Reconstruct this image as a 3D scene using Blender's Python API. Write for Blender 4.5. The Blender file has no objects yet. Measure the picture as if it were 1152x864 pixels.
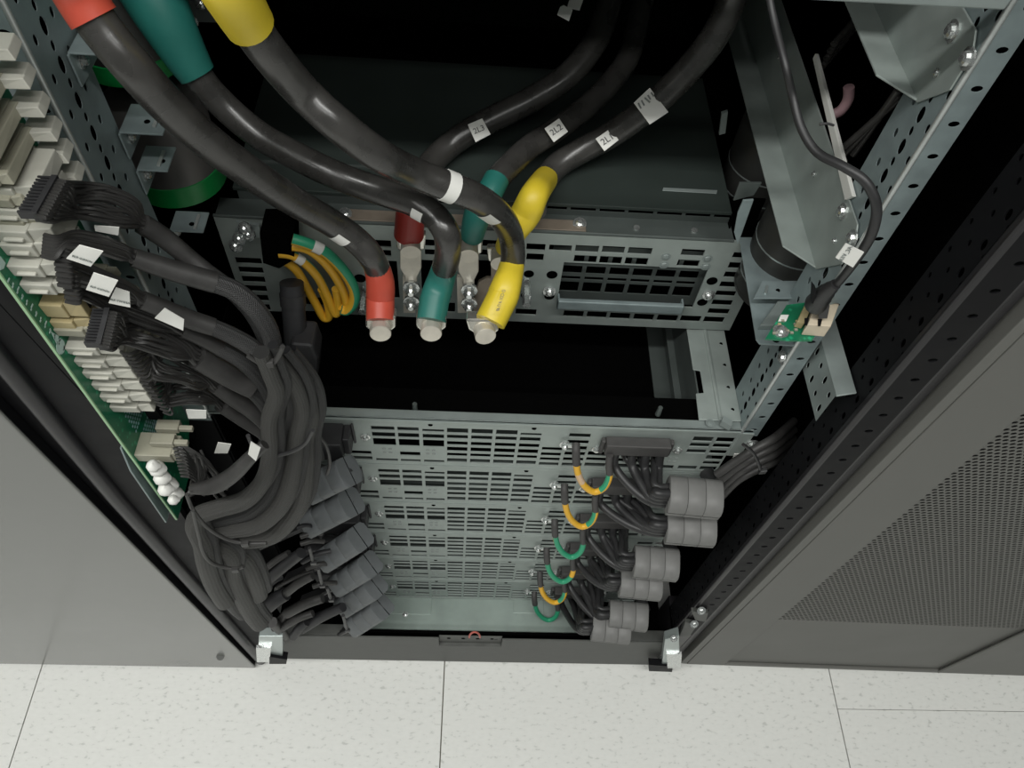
import bpy, math, random
from mathutils import Vector, Matrix
random.seed(7)
S = bpy.context.scene
COL = S.collection
# ------------------------------------------------------------------ camera
F = 870.0
XR = Vector((0.99769281, 0.03747823, 0.05660774))
YR = Vector((0.0, -0.83381543, 0.55204332))
ZR = Vector((0.06789001, -0.55076965, -0.83189166))
CAM = Vector((0, 0, 1.232))
cd = bpy.data.cameras.new('camera'); cam = bpy.data.objects.new('camera', cd); COL.objects.link(cam)
cd.sensor_width = 36; cd.lens = 36*F/1152; cd.clip_start = 0.02
M3 = Matrix(((XR[0], -XR[1], -XR[2]), (YR[0], -YR[1], -YR[2]), (ZR[0], -ZR[1], -ZR[2])))
cam.matrix_world = Matrix.Translation(CAM) @ M3.to_4x4()
S.camera = cam
# ------------------------------------------------------------------ world, lamps, exposure
w = bpy.data.worlds.new('world'); S.world = w; w.use_nodes = True
w.node_tree.nodes['Background'].inputs[0].default_value = (0.80, 0.86, 0.84, 1)
w.node_tree.nodes['Background'].inputs[1].default_value = 0.15
def lamp(name, loc, target, sx, sy, power, col=(1, 1, 0.97)):
    l = bpy.data.lights.new(name, 'AREA'); l.shape = 'RECTANGLE'; l.size = sx; l.size_y = sy; l.energy = power; l.color = col
    o = bpy.data.objects.new(name, l); COL.objects.link(o); o.location = loc
    d = Vector(target)-Vector(loc); o.rotation_euler = d.to_track_quat('-Z', 'Y').to_euler()
    return o
# two parallel rows of ceiling strip lights above the aisle
lamp('ceiling_strip_near', (-0.75, -0.50, 2.75), (-0.75, -0.49, 0), 3.6, 0.12, 54)
lamp('ceiling_strip_far', (-0.65, -1.20, 2.75), (-0.65, -1.19, 0), 3.6, 0.12, 22)
S.view_settings.view_transform = 'Standard'; S.view_settings.look = 'None'
S.view_settings.exposure = 0.12; S.view_settings.gamma = 1.0
# ------------------------------------------------------------------ pixel helpers (turn a sighting into a real point)
def ray(u, v):
    d = Vector((u-576, v-432, F)); return Vector((d.dot(XR), d.dot(YR), d.dot(ZR)))/F
def AY(u, v, y): r = ray(u, v); return CAM+r*(y/r[1])
def AX(u, v, x): r = ray(u, v); return CAM+r*(x/r[0])
def AZ(u, v, z): r = ray(u, v); return CAM+r*((z-CAM[2])/r[2])
def AD(u, v, zc): return CAM+ray(u, v)*zc
def depth(p): p = p-CAM; return p[0]*XR[2]+p[1]*YR[2]+p[2]*ZR[2]
# ------------------------------------------------------------------ materials
MAT = {}
def mat(name, col, rough=0.5, metal=0.0, noise=0.0, nscale=40, bump=0.0, bscale=200, spec=0.5, stretch=None, coat=0):
    m = bpy.data.materials.new(name); m.use_nodes = True; nt = m.node_tree; b = nt.nodes['Principled BSDF']
    b.inputs['Base Color'].default_value = (*col, 1); b.inputs['Roughness'].default_value = rough
    b.inputs['Metallic'].default_value = metal; b.inputs['Specular IOR Level'].default_value = spec
    b.inputs['Coat Weight'].default_value = coat
    tc = nt.nodes.new('ShaderNodeTexCoord'); vec = tc.outputs['Object']
    if stretch:
        mp = nt.nodes.new('ShaderNodeMapping'); mp.inputs['Scale'].default_value = stretch; nt.links.new(vec, mp.inputs[0]); vec = mp.outputs[0]
    if noise:
        n = nt.nodes.new('ShaderNodeTexNoise'); n.inputs['Scale'].default_value = nscale; n.inputs['Detail'].default_value = 5
        nt.links.new(vec, n.inputs['Vector'])
        r = nt.nodes.new('ShaderNodeMapRange'); r.inputs[1].default_value = 0.3; r.inputs[2].default_value = 0.7
        r.inputs[3].default_value = 1-noise; r.inputs[4].default_value = 1+noise
        nt.links.new(n.outputs[0], r.inputs[0])
        mx = nt.nodes.new('ShaderNodeVectorMath'); mx.operation = 'SCALE'; mx.inputs[0].default_value = col
        nt.links.new(r.outputs[0], mx.inputs['Scale']); nt.links.new(mx.outputs[0], b.inputs['Base Color'])
        r2 = nt.nodes.new('ShaderNodeMapRange'); r2.inputs[3].default_value = max(rough-0.08, 0.02); r2.inputs[4].default_value = min(rough+0.1, 1)
        nt.links.new(n.outputs[0], r2.inputs[0]); nt.links.new(r2.outputs[0], b.inputs['Roughness'])
    if bump:
        n2 = nt.nodes.new('ShaderNodeTexNoise'); n2.inputs['Scale'].default_value = bscale; nt.links.new(vec, n2.inputs['Vector'])
        bp = nt.nodes.new('ShaderNodeBump'); bp.inputs['Strength'].default_value = bump; bp.inputs['Distance'].default_value = 0.001
        nt.links.new(n2.outputs[0], bp.inputs['Height']); nt.links.new(bp.outputs[0], b.inputs['Normal'])
    MAT[name] = m; return m
mat('galvanised', (0.25, 0.305, 0.31), 0.38, 0.3, 0.12, 60, 0.05, 300)
mat('galvanised_light', (0.30, 0.345, 0.335), 0.45, 0.45, 0.10, 40)
mat('panel_steel', (0.34, 0.385, 0.365), 0.5, 0.35, 0.08, 50)
mat('panel_dark_steel', (0.085, 0.10, 0.095), 0.5, 0.3, 0.1, 30)
mat('cover_steel', (0.038, 0.050, 0.045), 0.55, 0.3, 0.08, 20)
mat('plate_green_grey', (0.30, 0.36, 0.33), 0.4, 0.35, 0.12, 25)
mat('plinth_paint', (0.075, 0.078, 0.072), 0.55, 0.0, 0.2, 60, 0.05)
mat('black_paint', (0.006, 0.006, 0.007), 0.5, 0.0, 0.1, 60, spec=0.12)
mat('black_gloss', (0.014, 0.013, 0.015), 0.36, 0.0, 0.1, 60, spec=0.5)
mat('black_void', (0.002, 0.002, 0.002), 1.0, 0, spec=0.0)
mat('door_left_paint', (0.165, 0.168, 0.158), 0.22, 0.0, 0.03, 8, 0.03, 500)
mat('door_right_paint', (0.118, 0.118, 0.108), 0.5, 0.0, 0.04, 12, 0.03, 500)
mat('cable_rubber', (0.042, 0.0405, 0.038), 0.27, 0.0, 0.25, 60, 0.03, 120, spec=0.6)
mat('cable_rubber_matt', (0.025, 0.025, 0.026), 0.45, 0.0, 0.2, 60)
mat('wire_black', (0.032, 0.031, 0.030), 0.38)
mat('sleeve', (0.036, 0.035, 0.034), 0.5, 0.0, 0.2, 90, 0.2, 150)
mat('plug_black', (0.022, 0.022, 0.024), 0.55, 0.0, 0.1, 100)
mat('plug_grey', (0.055, 0.053, 0.052), 0.6, 0.0, 0.1, 100)
mat('ferrite_grey', (0.125, 0.135, 0.14), 0.55, 0.0, 0.07, 80, 0.05, 600)
mat('ferrite_warm', (0.17, 0.17, 0.165), 0.55, 0.0, 0.07, 80, 0.05, 600)
mat('shrink_red', (0.52, 0.075, 0.045), 0.42, 0.0, 0.06, 60, 0.1, 70)
mat('shrink_red_dark', (0.30, 0.025, 0.018), 0.42, 0.0, 0.06, 60, 0.1, 70)
mat('shrink_teal', (0.020, 0.155, 0.130), 0.42, 0.0, 0.06, 60, 0.1, 70)
mat('shrink_yellow', (0.72, 0.55, 0.035), 0.42, 0.0, 0.05, 60, 0.1, 70)
mat('tin', (0.72, 0.70, 0.64), 0.22, 0.9, 0.15, 120)
mat('tin_dull', (0.66, 0.62, 0.54), 0.42, 0.45, 0.15, 60)
mat('zinc', (0.66, 0.68, 0.67), 0.25, 0.85, 0.1, 200)
mat('zinc_highlight', (0.52, 0.55, 0.54), 0.36, 0.6, 0.08, 60)  # paler than the galvanised steel, paints highlights on bends and tab slots
mat('tag_pale', (0.62, 0.44, 0.30), 0.5)
mat('copper_dull', (0.30, 0.25, 0.20), 0.5, 0.4, 0.15, 60)
mat('paper', (0.80, 0.80, 0.76), 0.6, 0, 0.03, 50)
mat('ink', (0.10, 0.10, 0.10), 0.7)
mat('ink_faint', (0.22, 0.24, 0.23), 0.7)
mat('cream', (0.31, 0.30, 0.235), 0.5, 0, 0.06, 80)
mat('cream_white', (0.46, 0.455, 0.40), 0.5, 0, 0.05, 80)
mat('tan_plastic', (0.42, 0.35, 0.19), 0.5, 0, 0.08, 80)
mat('beige_jack', (0.58, 0.50, 0.38), 0.4, 0, 0.05, 80)
mat('pcb_edge', (0.30, 0.50, 0.28), 0.4)
mat('solder', (0.34, 0.52, 0.55), 0.4, 0.1)
mat('silkscreen', (0.45, 0.60, 0.55), 0.6)
mat('wire_yellow', (0.72, 0.40, 0.03), 0.42)
mat('wire_green', (0.03, 0.30, 0.16), 0.42)
mat('canister_grey', (0.11, 0.105, 0.10), 0.38, 0.35, 0.06, 30)
mat('canister_dark', (0.045, 0.046, 0.043), 0.33, 0.4, 0.06, 30)
mat('label_green', (0.006, 0.20, 0.045), 0.3, 0, 0.08, 40)
mat('grout', (0.20, 0.19, 0.16), 0.8)
mat('white_plastic', (0.70, 0.70, 0.66), 0.5)
mat('clear_silver', (0.40, 0.45, 0.44), 0.3, 0.6)
mat('pink_hose', (0.40, 0.25, 0.27), 0.5)
mat('red_plastic', (0.5, 0.12, 0.09), 0.5)
mat('dust', (0.30, 0.30, 0.28), 0.9)
def pcb_mat():
    m = mat('pcb_green', (0.010, 0.17, 0.075), 0.35); nt = m.node_tree; b = nt.nodes['Principled BSDF']
    tc = nt.nodes.new('ShaderNodeTexCoord'); v = nt.nodes.new('ShaderNodeTexVoronoi'); v.inputs['Scale'].default_value = 160; v.distance = 'MANHATTAN'
    nt.links.new(tc.outputs['Object'], v.inputs['Vector'])
    cr = nt.nodes.new('ShaderNodeValToRGB'); cr.color_ramp.elements[0].color = (0.02, 0.30, 0.15, 1); cr.color_ramp.elements[1].color = (0.008, 0.15, 0.07, 1)
    cr.color_ramp.elements[0].position = 0.25; cr.color_ramp.elements[1].position = 0.45
    nt.links.new(v.outputs['Distance'], cr.inputs[0]); nt.links.new(cr.outputs[0], b.inputs['Base Color'])
pcb_mat()
def braid_mat(name, c0, c1, freq=1.0):
    m = mat(name, c0, 0.55); nt = m.node_tree; b = nt.nodes['Principled BSDF']
    uv = nt.nodes.new('ShaderNodeUVMap')
    hs = []
    for ang in (0.78, -0.78):
        mp = nt.nodes.new('ShaderNodeMapping'); mp.inputs['Rotation'].default_value = (0, 0, ang); nt.links.new(uv.outputs[0], mp.inputs[0])
        wv = nt.nodes.new('ShaderNodeTexWave'); wv.inputs['Scale'].default_value = 2.6*freq; nt.links.new(mp.outputs[0], wv.inputs['Vector']); hs.append(wv.outputs['Fac'])
    mu = nt.nodes.new('ShaderNodeMath'); mu.operation = 'MAXIMUM'; nt.links.new(hs[0], mu.inputs[0]); nt.links.new(hs[1], mu.inputs[1])
    wl = nt.nodes.new('ShaderNodeTexWave'); wl.inputs['Scale'].default_value = 0.9; wl.inputs['Distortion'].default_value = 2.5; wl.inputs['Detail'].default_value = 1; wl.inputs['Detail Scale'].default_value = 0.3
    nt.links.new(uv.outputs[0], wl.inputs['Vector'])
    cr = nt.nodes.new('ShaderNodeMix'); cr.data_type = 'RGBA'; cr.inputs[6].default_value = (*c0, 1); cr.inputs[7].default_value = (*c1, 1)
    nt.links.new(mu.outputs[0], cr.inputs[0]); nt.links.new(cr.outputs[2], b.inputs['Base Color'])
    ad = nt.nodes.new('ShaderNodeMath'); ad.operation = 'MULTIPLY_ADD'; ad.inputs[1].default_value = 0.8
    nt.links.new(wl.outputs['Fac'], ad.inputs[0]); nt.links.new(mu.outputs[0], ad.inputs[2])
    bp = nt.nodes.new('ShaderNodeBump'); bp.inputs['Strength'].default_value = 0.55; bp.inputs['Distance'].default_value = 0.0012
    nt.links.new(ad.outputs[0], bp.inputs['Height']); nt.links.new(bp.outputs[0], b.inputs['Normal'])
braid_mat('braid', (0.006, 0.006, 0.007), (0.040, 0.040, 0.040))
braid_mat('braid_lit', (0.016, 0.016, 0.0155), (0.062, 0.061, 0.057))  # lighter copy of braid, puts the light on the front looms into colour
def tile_mat():
    m = mat('floor_vinyl', (0.74, 0.745, 0.715), 0.33); nt = m.node_tree; b = nt.nodes['Principled BSDF']
    tc = nt.nodes.new('ShaderNodeTexCoord')
    n = nt.nodes.new('ShaderNodeTexNoise'); n.inputs['Scale'].default_value = 130; n.inputs['Detail'].default_value = 3
    mp = nt.nodes.new('ShaderNodeMapping'); mp.inputs['Scale'].default_value = (0.8, 1.4, 1); nt.links.new(tc.outputs['Object'], mp.inputs[0]); nt.links.new(mp.outputs[0], n.inputs['Vector'])
    cr = nt.nodes.new('ShaderNodeValToRGB'); e = cr.color_ramp.elements
    e[0].position = 0.30; e[0].color = (0.58, 0.59, 0.56, 1); e[1].position = 0.40; e[1].color = (0.745, 0.75, 0.72, 1)
    x = cr.color_ramp.elements.new(0.7); x.color = (0.775, 0.78, 0.75, 1)
    nt.links.new(n.outputs[0], cr.inputs[0]); nt.links.new(cr.outputs[0], b.inputs['Base Color'])
tile_mat()
# ------------------------------------------------------------------ mesh building
class MB:
    def __init__(s): s.v = []; s.f = []; s.m = []; s.uv = []; s.hasuv = False
    def add(s, vs, fs, mi=0, uvs=None):
        b = len(s.v); s.v += [Vector(x) for x in vs]
        for k, f in enumerate(fs):
            s.f.append([b+i for i in f]); s.m.append(mi[k] if isinstance(mi, (list, tuple)) else mi)
            s.uv.append(uvs[k] if uvs else None)
        if uvs: s.hasuv = True
        return s
    def box(s, a, b, mi=0):
        (x0, y0, z0), (x1, y1, z1) = a, b
        return s.hexa([(x0, y0, z0), (x1, y0, z0), (x1, y1, z0), (x0, y1, z0), (x0, y0, z1), (x1, y0, z1), (x1, y1, z1), (x0, y1, z1)], mi)
    def hexa(s, vs, mi=0):
        return s.add(vs, [(0, 3, 2, 1), (4, 5, 6, 7), (0, 1, 5, 4), (1, 2, 6, 5), (2, 3, 7, 6), (3, 0, 4, 7)], mi)
    def obox(s, c, ax, ay, az, mi=0):          # centre and three half vectors
        c, ax, ay, az = Vector(c), Vector(ax), Vector(ay), Vector(az)
        return s.hexa([c-ax-ay-az, c+ax-ay-az, c+ax+ay-az, c-ax+ay-az, c-ax-ay+az, c+ax-ay+az, c+ax+ay+az, c-ax+ay+az], mi)
    def prism(s, pts, off, mi=0):              # polygon of 3-D points pushed along off
        n = len(pts); off = Vector(off); pts = [Vector(p) for p in pts]
        vs = pts+[p+off for p in pts]
        fs = [tuple(range(n))[::-1], tuple(range(n, 2*n))]+[(i, (i+1) % n, n+(i+1) % n, n+i) for i in range(n)]
        return s.add(vs, fs, mi)
    def tube(s, pts, rad, n=10, mi=0, caps=True, uvr=0.006, stripe=None, flat=None, lump=None):
        pts = [Vector(p) for p in pts]; L = len(pts)
        if not isinstance(rad, (list, tuple)): rad = [rad]*L
        t = [(pts[min(i+1, L-1)]-pts[max(i-1, 0)]).normalized() for i in range(L)]
        ref = Vector((0, 0, 1)) if abs(t[0].z) < 0.9 else Vector((1, 0, 0))
        nx = t[0].cross(ref).normalized(); vs = []; ln = 0; lens = []
        for i in range(L):
            if i: ln += (pts[i]-pts[i-1]).length
            lens.append(ln)
            nx = (nx-t[i]*nx.dot(t[i])).normalized(); ny = t[i].cross(nx)
            for k in range(n):
                a = 2*math.pi*k/n; rr = rad[i]*(1+(lump*math.cos(5*a) if lump else 0))
                vs.append(pts[i]+nx*math.cos(a)*rr+ny*math.sin(a)*rr)
        fs = []; uvs = []; ms = []
        circ = round(2*math.pi*max(rad)/uvr)
        for i in range(L-1):
            for k in range(n):
                k2 = (k+1) % n
                fs.append((i*n+k, i*n+k2, (i+1)*n+k2, (i+1)*n+k))
                u0, u1 = circ*k/n, circ*(k+1)/n; v0, v1 = lens[i]/uvr, lens[i+1]/uvr
                uvs.append([(u0, v0), (u1, v0), (u1, v1), (u0, v1)])
                ms.append(stripe(i/(L-1), k/n) if stripe else mi)
        if caps:
            fs += [tuple(range(n))[::-1], tuple(range((L-1)*n, L*n))]; uvs += [[(0, 0)]*n]*2; ms += [ms[0], ms[-1]]
        return s.add(vs, fs, ms, uvs)
    def cyl(s, a, b, r0, r1=None, n=14, mi=0): return s.tube([a, b], [r0, r1 if r1 is not None else r0], n, mi)
    def screw(s, p, nrm, r=0.004, h=0.003, mi=0):
        p, nrm = Vector(p), Vector(nrm).normalized()
        s.tube([p, p+nrm*h*0.25, p+nrm*h*0.3, p+nrm*h*0.8, p+nrm*h], [r*1.5, r*1.5, r, r*0.9, r*0.5], 10, mi)
        t = nrm.orthogonal().normalized(); q = nrm.cross(t)
        return s
    def build(s, name, ms, parent=None, smooth=False, bevel=0, stuff=False):
        me = bpy.data.meshes.new(name); o0 = Vector((0, 0, 0))
        p = parent
        while p is not None: o0 += p.location; p = p.parent
        me.from_pydata([v-o0 for v in s.v], [], s.f)
        for x in (ms if isinstance(ms, (list, tuple)) else [ms]): me.materials.append(MAT[x])
        me.polygons.foreach_set('material_index', s.m)
        if s.hasuv:
            ul = me.uv_layers.new(name='UVMap'); flat = []
            for f, u in zip(s.f, s.uv):
                for k in range(len(f)): flat += list(u[k]) if u else [0, 0]
            ul.data.foreach_set('uv', flat)
        if smooth:
            me.polygons.foreach_set('use_smooth', [len(f) == 4 for f in s.f])
            me.set_sharp_from_angle(angle=math.radians(50))
        me.update()
        o = bpy.data.objects.new(name, me); COL.objects.link(o)
        if parent: o.parent = parent
        if bevel:
            b = o.modifiers.new('bevel', 'BEVEL'); b.width = bevel; b.segments = 2; b.limit_method = 'ANGLE'; b.angle_limit = 0.7
        if stuff: o['kind'] = 'stuff'
        return o
def part(name, ms, parent, fn, **k): m = MB(); fn(m); return m.build(name, ms, parent, **k)
def tag(o, label, cat, group=None):
    o['label'] = label; o['category'] = cat
    if group: o['group'] = group
    return o
def thing(name, loc, label, cat, group=None):
    o = bpy.data.objects.new(name, None); COL.objects.link(o); o.location = loc; o.empty_display_size = 0.02
    return tag(o, label, cat, group)
def struct(o): o['kind'] = 'structure'; return o
def copy_tree(o, parent=None):
    c = o.copy(); COL.objects.link(c); c.parent = parent
    for ch in list(o.children): copy_tree(ch, c)
    return c
def smoothp(pts, sub=6):
    """Catmull-Rom through tuples of any length"""
    out = []; P = [pts[0]]+list(pts)+[pts[-1]]
    for i in range(1, len(P)-2):
        a, b, c, d = P[i-1], P[i], P[i+1], P[i+2]
        for k in range(sub):
            t = k/sub
            out.append(tuple(0.5*((2*b[j])+(-a[j]+c[j])*t+(2*a[j]-5*b[j]+4*c[j]-d[j])*t*t+(-a[j]+3*b[j]-3*c[j]+d[j])*t**3) for j in range(len(b))))
    out.append(tuple(pts[-1])); return out
def path_w(pts, dia, sub=6):                  # sightings (u, v, width in px) of a cable of known diameter -> world points
    sp = smoothp(pts, sub); return [AD(p[0], p[1], dia*F/p[2]) for p in sp]
def path_y(pts, sub=6):                       # sightings (u, v, Y)
    return [AY(p[0], p[1], p[2]) for p in smoothp(pts, sub)]
def path_yw(pts, sub=6):                      # (u, v, Y, width px) -> points, radii
    P = []; R = []
    for u, v, y, wd in smoothp(pts, sub):
        q = AY(u, v, y); P.append(q); R.append(0.5*wd*depth(q)/F)
    return P, R
def text_mesh(name, txt, origin, xd, yd, size, m='ink', parent=None, thick=0.0002):
    cu = bpy.data.curves.new('t', 'FONT'); cu.body = txt; cu.size = 1.0; cu.extrude = 0.02; cu.align_x = 'CENTER'; cu.align_y = 'CENTER'; cu.resolution_u = 2
    to = bpy.data.objects.new('t', cu); COL.objects.link(to); bpy.context.view_layer.update()
    me = bpy.data.meshes.new_from_object(to.evaluated_get(bpy.context.evaluated_depsgraph_get()))
    xd = Vector(xd).normalized(); yd = Vector(yd); yd = (yd-xd*yd.dot(xd)).normalized(); zd = xd.cross(yd)
    mb = MB(); mb.add([Vector(origin)+xd*v.co.x*size+yd*v.co.y*size+zd*v.co.z*thick/0.02 for v in me.vertices], [tuple(p.vertices) for p in me.polygons])
    bpy.data.objects.remove(to); bpy.data.curves.remove(cu); bpy.data.meshes.remove(me)
    return mb.build(name, m, parent)
# plate with rectangular holes, local 2-D frame (a, b) -> world through P(a, b, d)
def plate(mb, P, a0, a1, b0, b1, holes, th, mi=0):
    xs = sorted(set([a0, a1]+[min(max(h[i], a0), a1) for h in holes for i in (0, 1)]))
    ys = sorted(set([b0, b1]+[min(max(h[i], b0), b1) for h in holes for i in (2, 3)]))
    nx, ny = len(xs)-1, len(ys)-1
    def solid(i, j):
        if i < 0 or j < 0 or i >= nx or j >= ny: return False
        cx, cy = (xs[i]+xs[i+1])/2, (ys[j]+ys[j+1])/2
        return not any(h[0] < cx < h[1] and h[2] < cy < h[3] for h in holes)
    idx = {}; vs = []; fs = []
    def V(i, j, d):
        if (i, j, d) not in idx: idx[(i, j, d)] = len(vs); vs.append(P(xs[i], ys[j], th*d))
        return idx[(i, j, d)]
    for i in range(nx):
        for j in range(ny):
            if not solid(i, j): continue
            fs.append((V(i, j, 0), V(i+1, j, 0), V(i+1, j+1, 0), V(i, j+1, 0)))
            fs.append((V(i, j, 1), V(i, j+1, 1), V(i+1, j+1, 1), V(i+1, j, 1)))
            if not solid(i-1, j): fs.append((V(i, j, 0), V(i, j+1, 0), V(i, j+1, 1), V(i, j, 1)))
            if not solid(i+1, j): fs.append((V(i+1, j, 0), V(i+1, j, 1), V(i+1, j+1, 1), V(i+1, j+1, 0)))
            if not solid(i, j-1): fs.append((V(i, j, 0), V(i, j, 1), V(i+1, j, 1), V(i+1, j, 0)))
            if not solid(i, j+1): fs.append((V(i, j+1, 0), V(i+1, j+1, 0), V(i+1, j+1, 1), V(i, j+1, 1)))
    mb.add(vs, fs, mi)
# cell with one oval hole
def holed(mb, P, a0, a1, b0, b1, ca, cb, ra, rb, th, n=12, mi=0, back=True):
    vs = []; fs = []
    for k in range(n):
        t = 2*math.pi*k/n; c, s_ = math.cos(t), math.sin(t)
        ta = ((a1-ca) if c > 0 else (a0-ca))/c if abs(c) > 1e-6 else 1e9
        tb = ((b1-cb) if s_ > 0 else (b0-cb))/s_ if abs(s_) > 1e-6 else 1e9
        q = min(ta, tb); vs.append(P(ca+c*q, cb+s_*q, 0))
    corners = [(a1, b1), (a0, b1), (a0, b0), (a1, b0)]
    for k in range(n): t = 2*math.pi*k/n; vs.append(P(ca+math.cos(t)*ra, cb+math.sin(t)*rb, 0))
    for k in range(n): t = 2*math.pi*k/n; vs.append(P(ca+math.cos(t)*ra, cb+math.sin(t)*rb, th))
    cid = [len(vs)+i for i in range(4)]
    for c in corners: vs.append(P(c[0], c[1], 0))
    for k in range(n):
        k2 = (k+1) % n
        fs.append((k, k2, n+k2, n+k)); fs.append((n+k, n+k2, 2*n+k2, 2*n+k))
        # corner triangle when consecutive outer points lie on different edges
        t0 = 2*math.pi*k/n; t1 = 2*math.pi*(k+1)/n
        for ci, c in enumerate(corners):
            ang = math.atan2(c[1]-cb, c[0]-ca) % (2*math.pi)
            if t0+1e-5 < ang < t1-1e-5: fs.append((k, cid[ci], k2))
    mb.add(vs, fs, mi)
# ================================================================== SETTING
fl = part('floor', 'grout', None, lambda m: m.box((-3, -3, -0.06), (3, 2, -0.004))); struct(fl)
cols = [-2.41, -1.81, -1.21, -0.615, -0.020, 0.586, 1.19, 1.79, 2.39]
for i in range(8):
    for j in range(6):
        y0 = -2.16+0.6*j if i == 5 else -1.95+0.6*j
        g = 0.0009
        t = MB(); t.box((cols[i]+g, y0+0.0004, -0.004), (cols[i+1]-g, y0+0.5996, 0)); o = t.build('floor_tile', 'floor_vinyl', fl)
ce = part('ceiling', 'white_plastic', None, lambda m: m.box((-3, -3, 2.9), (3, 2, 2.95))); struct(ce)

# ================================================================== CABINET
cab = thing('equipment_cabinet', (0.0175, 0.37, 0), 'open black steel cabinet frame with galvanised perforated rails around the stacked power modules', 'cabinet')
def Yp(y, sg=-1): return lambda a, b, d: (a, y+d, b)          # plane facing the viewer, thickness goes inwards
def Xpl(x, s=1): return lambda a, b, d: (x+s*d, a, b)
def rail(side):
    m = MB()
    if side > 0: x, ya, yb, yl, zl, xf, xfo, zf, dz = 0.262, 0.37, 0.4125, 0.3867, 0.9546, 0.2732, 0.280, 0.9615, 0.02335
    else: x, ya, yb, yl, zl, xf, xfo, zf, dz = -0.237, 0.37, 0.4215, 0.3940, 0.9253, -0.2447, -0.268, 0.9592, 0.0236
    o = side
    PX = Xpl(x, o); PY = Yp(0.37)
    for k in range(-16 if side > 0 else -14, 15):
        z = zl+k*dz
        if z < 0.60: continue
        za, zb, zm = z-dz*0.30, z+dz*0.30, z+dz*0.70
        y1, y2 = yl-0.0068, yl+0.0068
        holed(m, PX, ya, y1, za, zb, yl-0.0132, z, 0.0021, 0.0033, 0.0006)
        holed(m, PX, y1, y2, za, zb, yl, z, 0.0032, 0.0056, 0.0006)
        holed(m, PX, y2, yb, za, zb, yl+0.0132, z, 0.0021, 0.0033, 0.0006)
        plate(m, PX, ya, y1, zb, zm, [], 0.0006); plate(m, PX, y2, yb, zb, zm, [], 0.0006)
        holed(m, PX, y1, y2, zb, zm, yl, z+dz*0.5, 0.0021, 0.0033, 0.0006)
    m.box((x, yb, 0.6), (x+o*0.012, yb+0.0015, 1.3)) if o > 0 else m.box((x-0.012, yb, 0.6), (x, yb+0.0015, 1.3))
    for k in range(-17, 15):
        z = zf+k*dz
        if z < 0.60: continue
        x0, x1 = (x, xfo) if o > 0 else (xfo, x)
        holed(m, PY, x0, x1, z-dz/2, z+dz/2, xf, z, 0.0034, 0.0021, 0.0006)
    # rounded bend, its highlight painted with a paler metal
    pass
    rl = m.build('mounting_rail', 'galvanised', cab)
    part('rolled_edge', 'zinc_highlight', rl, lambda q: q.tube([(x+o*0.0014, 0.3712, 0.60), (x+o*0.0014, 0.3712, 1.3)], 0.0019, 14), smooth=True)
rail(1); rail(-1)
part('rail_edge', 'black_paint', cab, lambda m: m.box((-0.275, 0.378, 0.10), (-0.2385, 0.382, 1.3)))
# lower ends of the rails continue dark behind the plugs
part('inner_post', 'black_paint', cab, lambda m: m.box((-0.262, 0.375, 0.12), (-0.240, 0.42, 0.60)))
# right outer black column: perforated cheek, rounded nose, groove
m = MB()
for k in range(0, 40):
    z = 0.16+k*0.0243
    for yy, dzz, ra, rb in ((0.3088, 0, 0.0014, 0.0022), (0.3192, 0.0115, 0.0020, 0.0036), (0.3298, 0, 0.0014, 0.0022)):
        pass
    PXc = Xpl(0.2995, 1)
    holed(m, PXc, 0.313, 0.3150, z-0.0121, z+0.0122, 0.3140, z, 0.0006, 0.0015, 0.001)
    holed(m, PXc, 0.3150, 0.3245, z-0.0121, z+0.0122, 0.3195, z+0.004, 0.0024, 0.0042, 0.001)
    holed(m, PXc, 0.3245, 0.3350, z-0.0121, z+0.0122, 0.3298, z-0.005, 0.0016, 0.0026, 0.001)
    holed(m, PXc, 0.3350, 0.3450, z-0.0121, z+0.0122, 0.3400, z+0.003, 0.0016, 0.0026, 0.001)
    holed(m, Yp(0.3065), 0.3035, 0.3285, z-0.0121, z+0.0122, 0.3175, z+0.003, 0.0034, 0.0022, 0.001)
m.build('outer_column', 'black_paint', cab)
def nose(m):
    pts = []
    for k in range(5):
        a = math.pi/2*k/4; pts.append((0.3035-0.004*math.cos(a)-0, 0.3105-0.004*math.sin(a)))
    for (xa, ya), (xb, yb) in zip(pts, pts[1:]):
        m.add([(xa, ya, 0.15), (xb, yb, 0.15), (xb, yb, 1.14), (xa, ya, 1.14)], [(0, 1, 2, 3)])
    m.box((0.2995, 0.3105, 0.15), (0.3005, 0.3135, 1.14))
    m.box((0.3285, 0.3065, 0.03), (0.3300, 0.335, 1.14)); m.box((0.330, 0.3110, 0.03), (0.342, 0.3125, 1.14))
    m.tube([(0.3325, 0.3100, 0.03), (0.3325, 0.3100, 1.14)], 0.0010, 6)
    m.box((0.2995, 0.307, 0.03), (0.3290, 0.36, 0.155))
part('column_nose', 'black_gloss', cab, nose, smooth=False)
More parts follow.
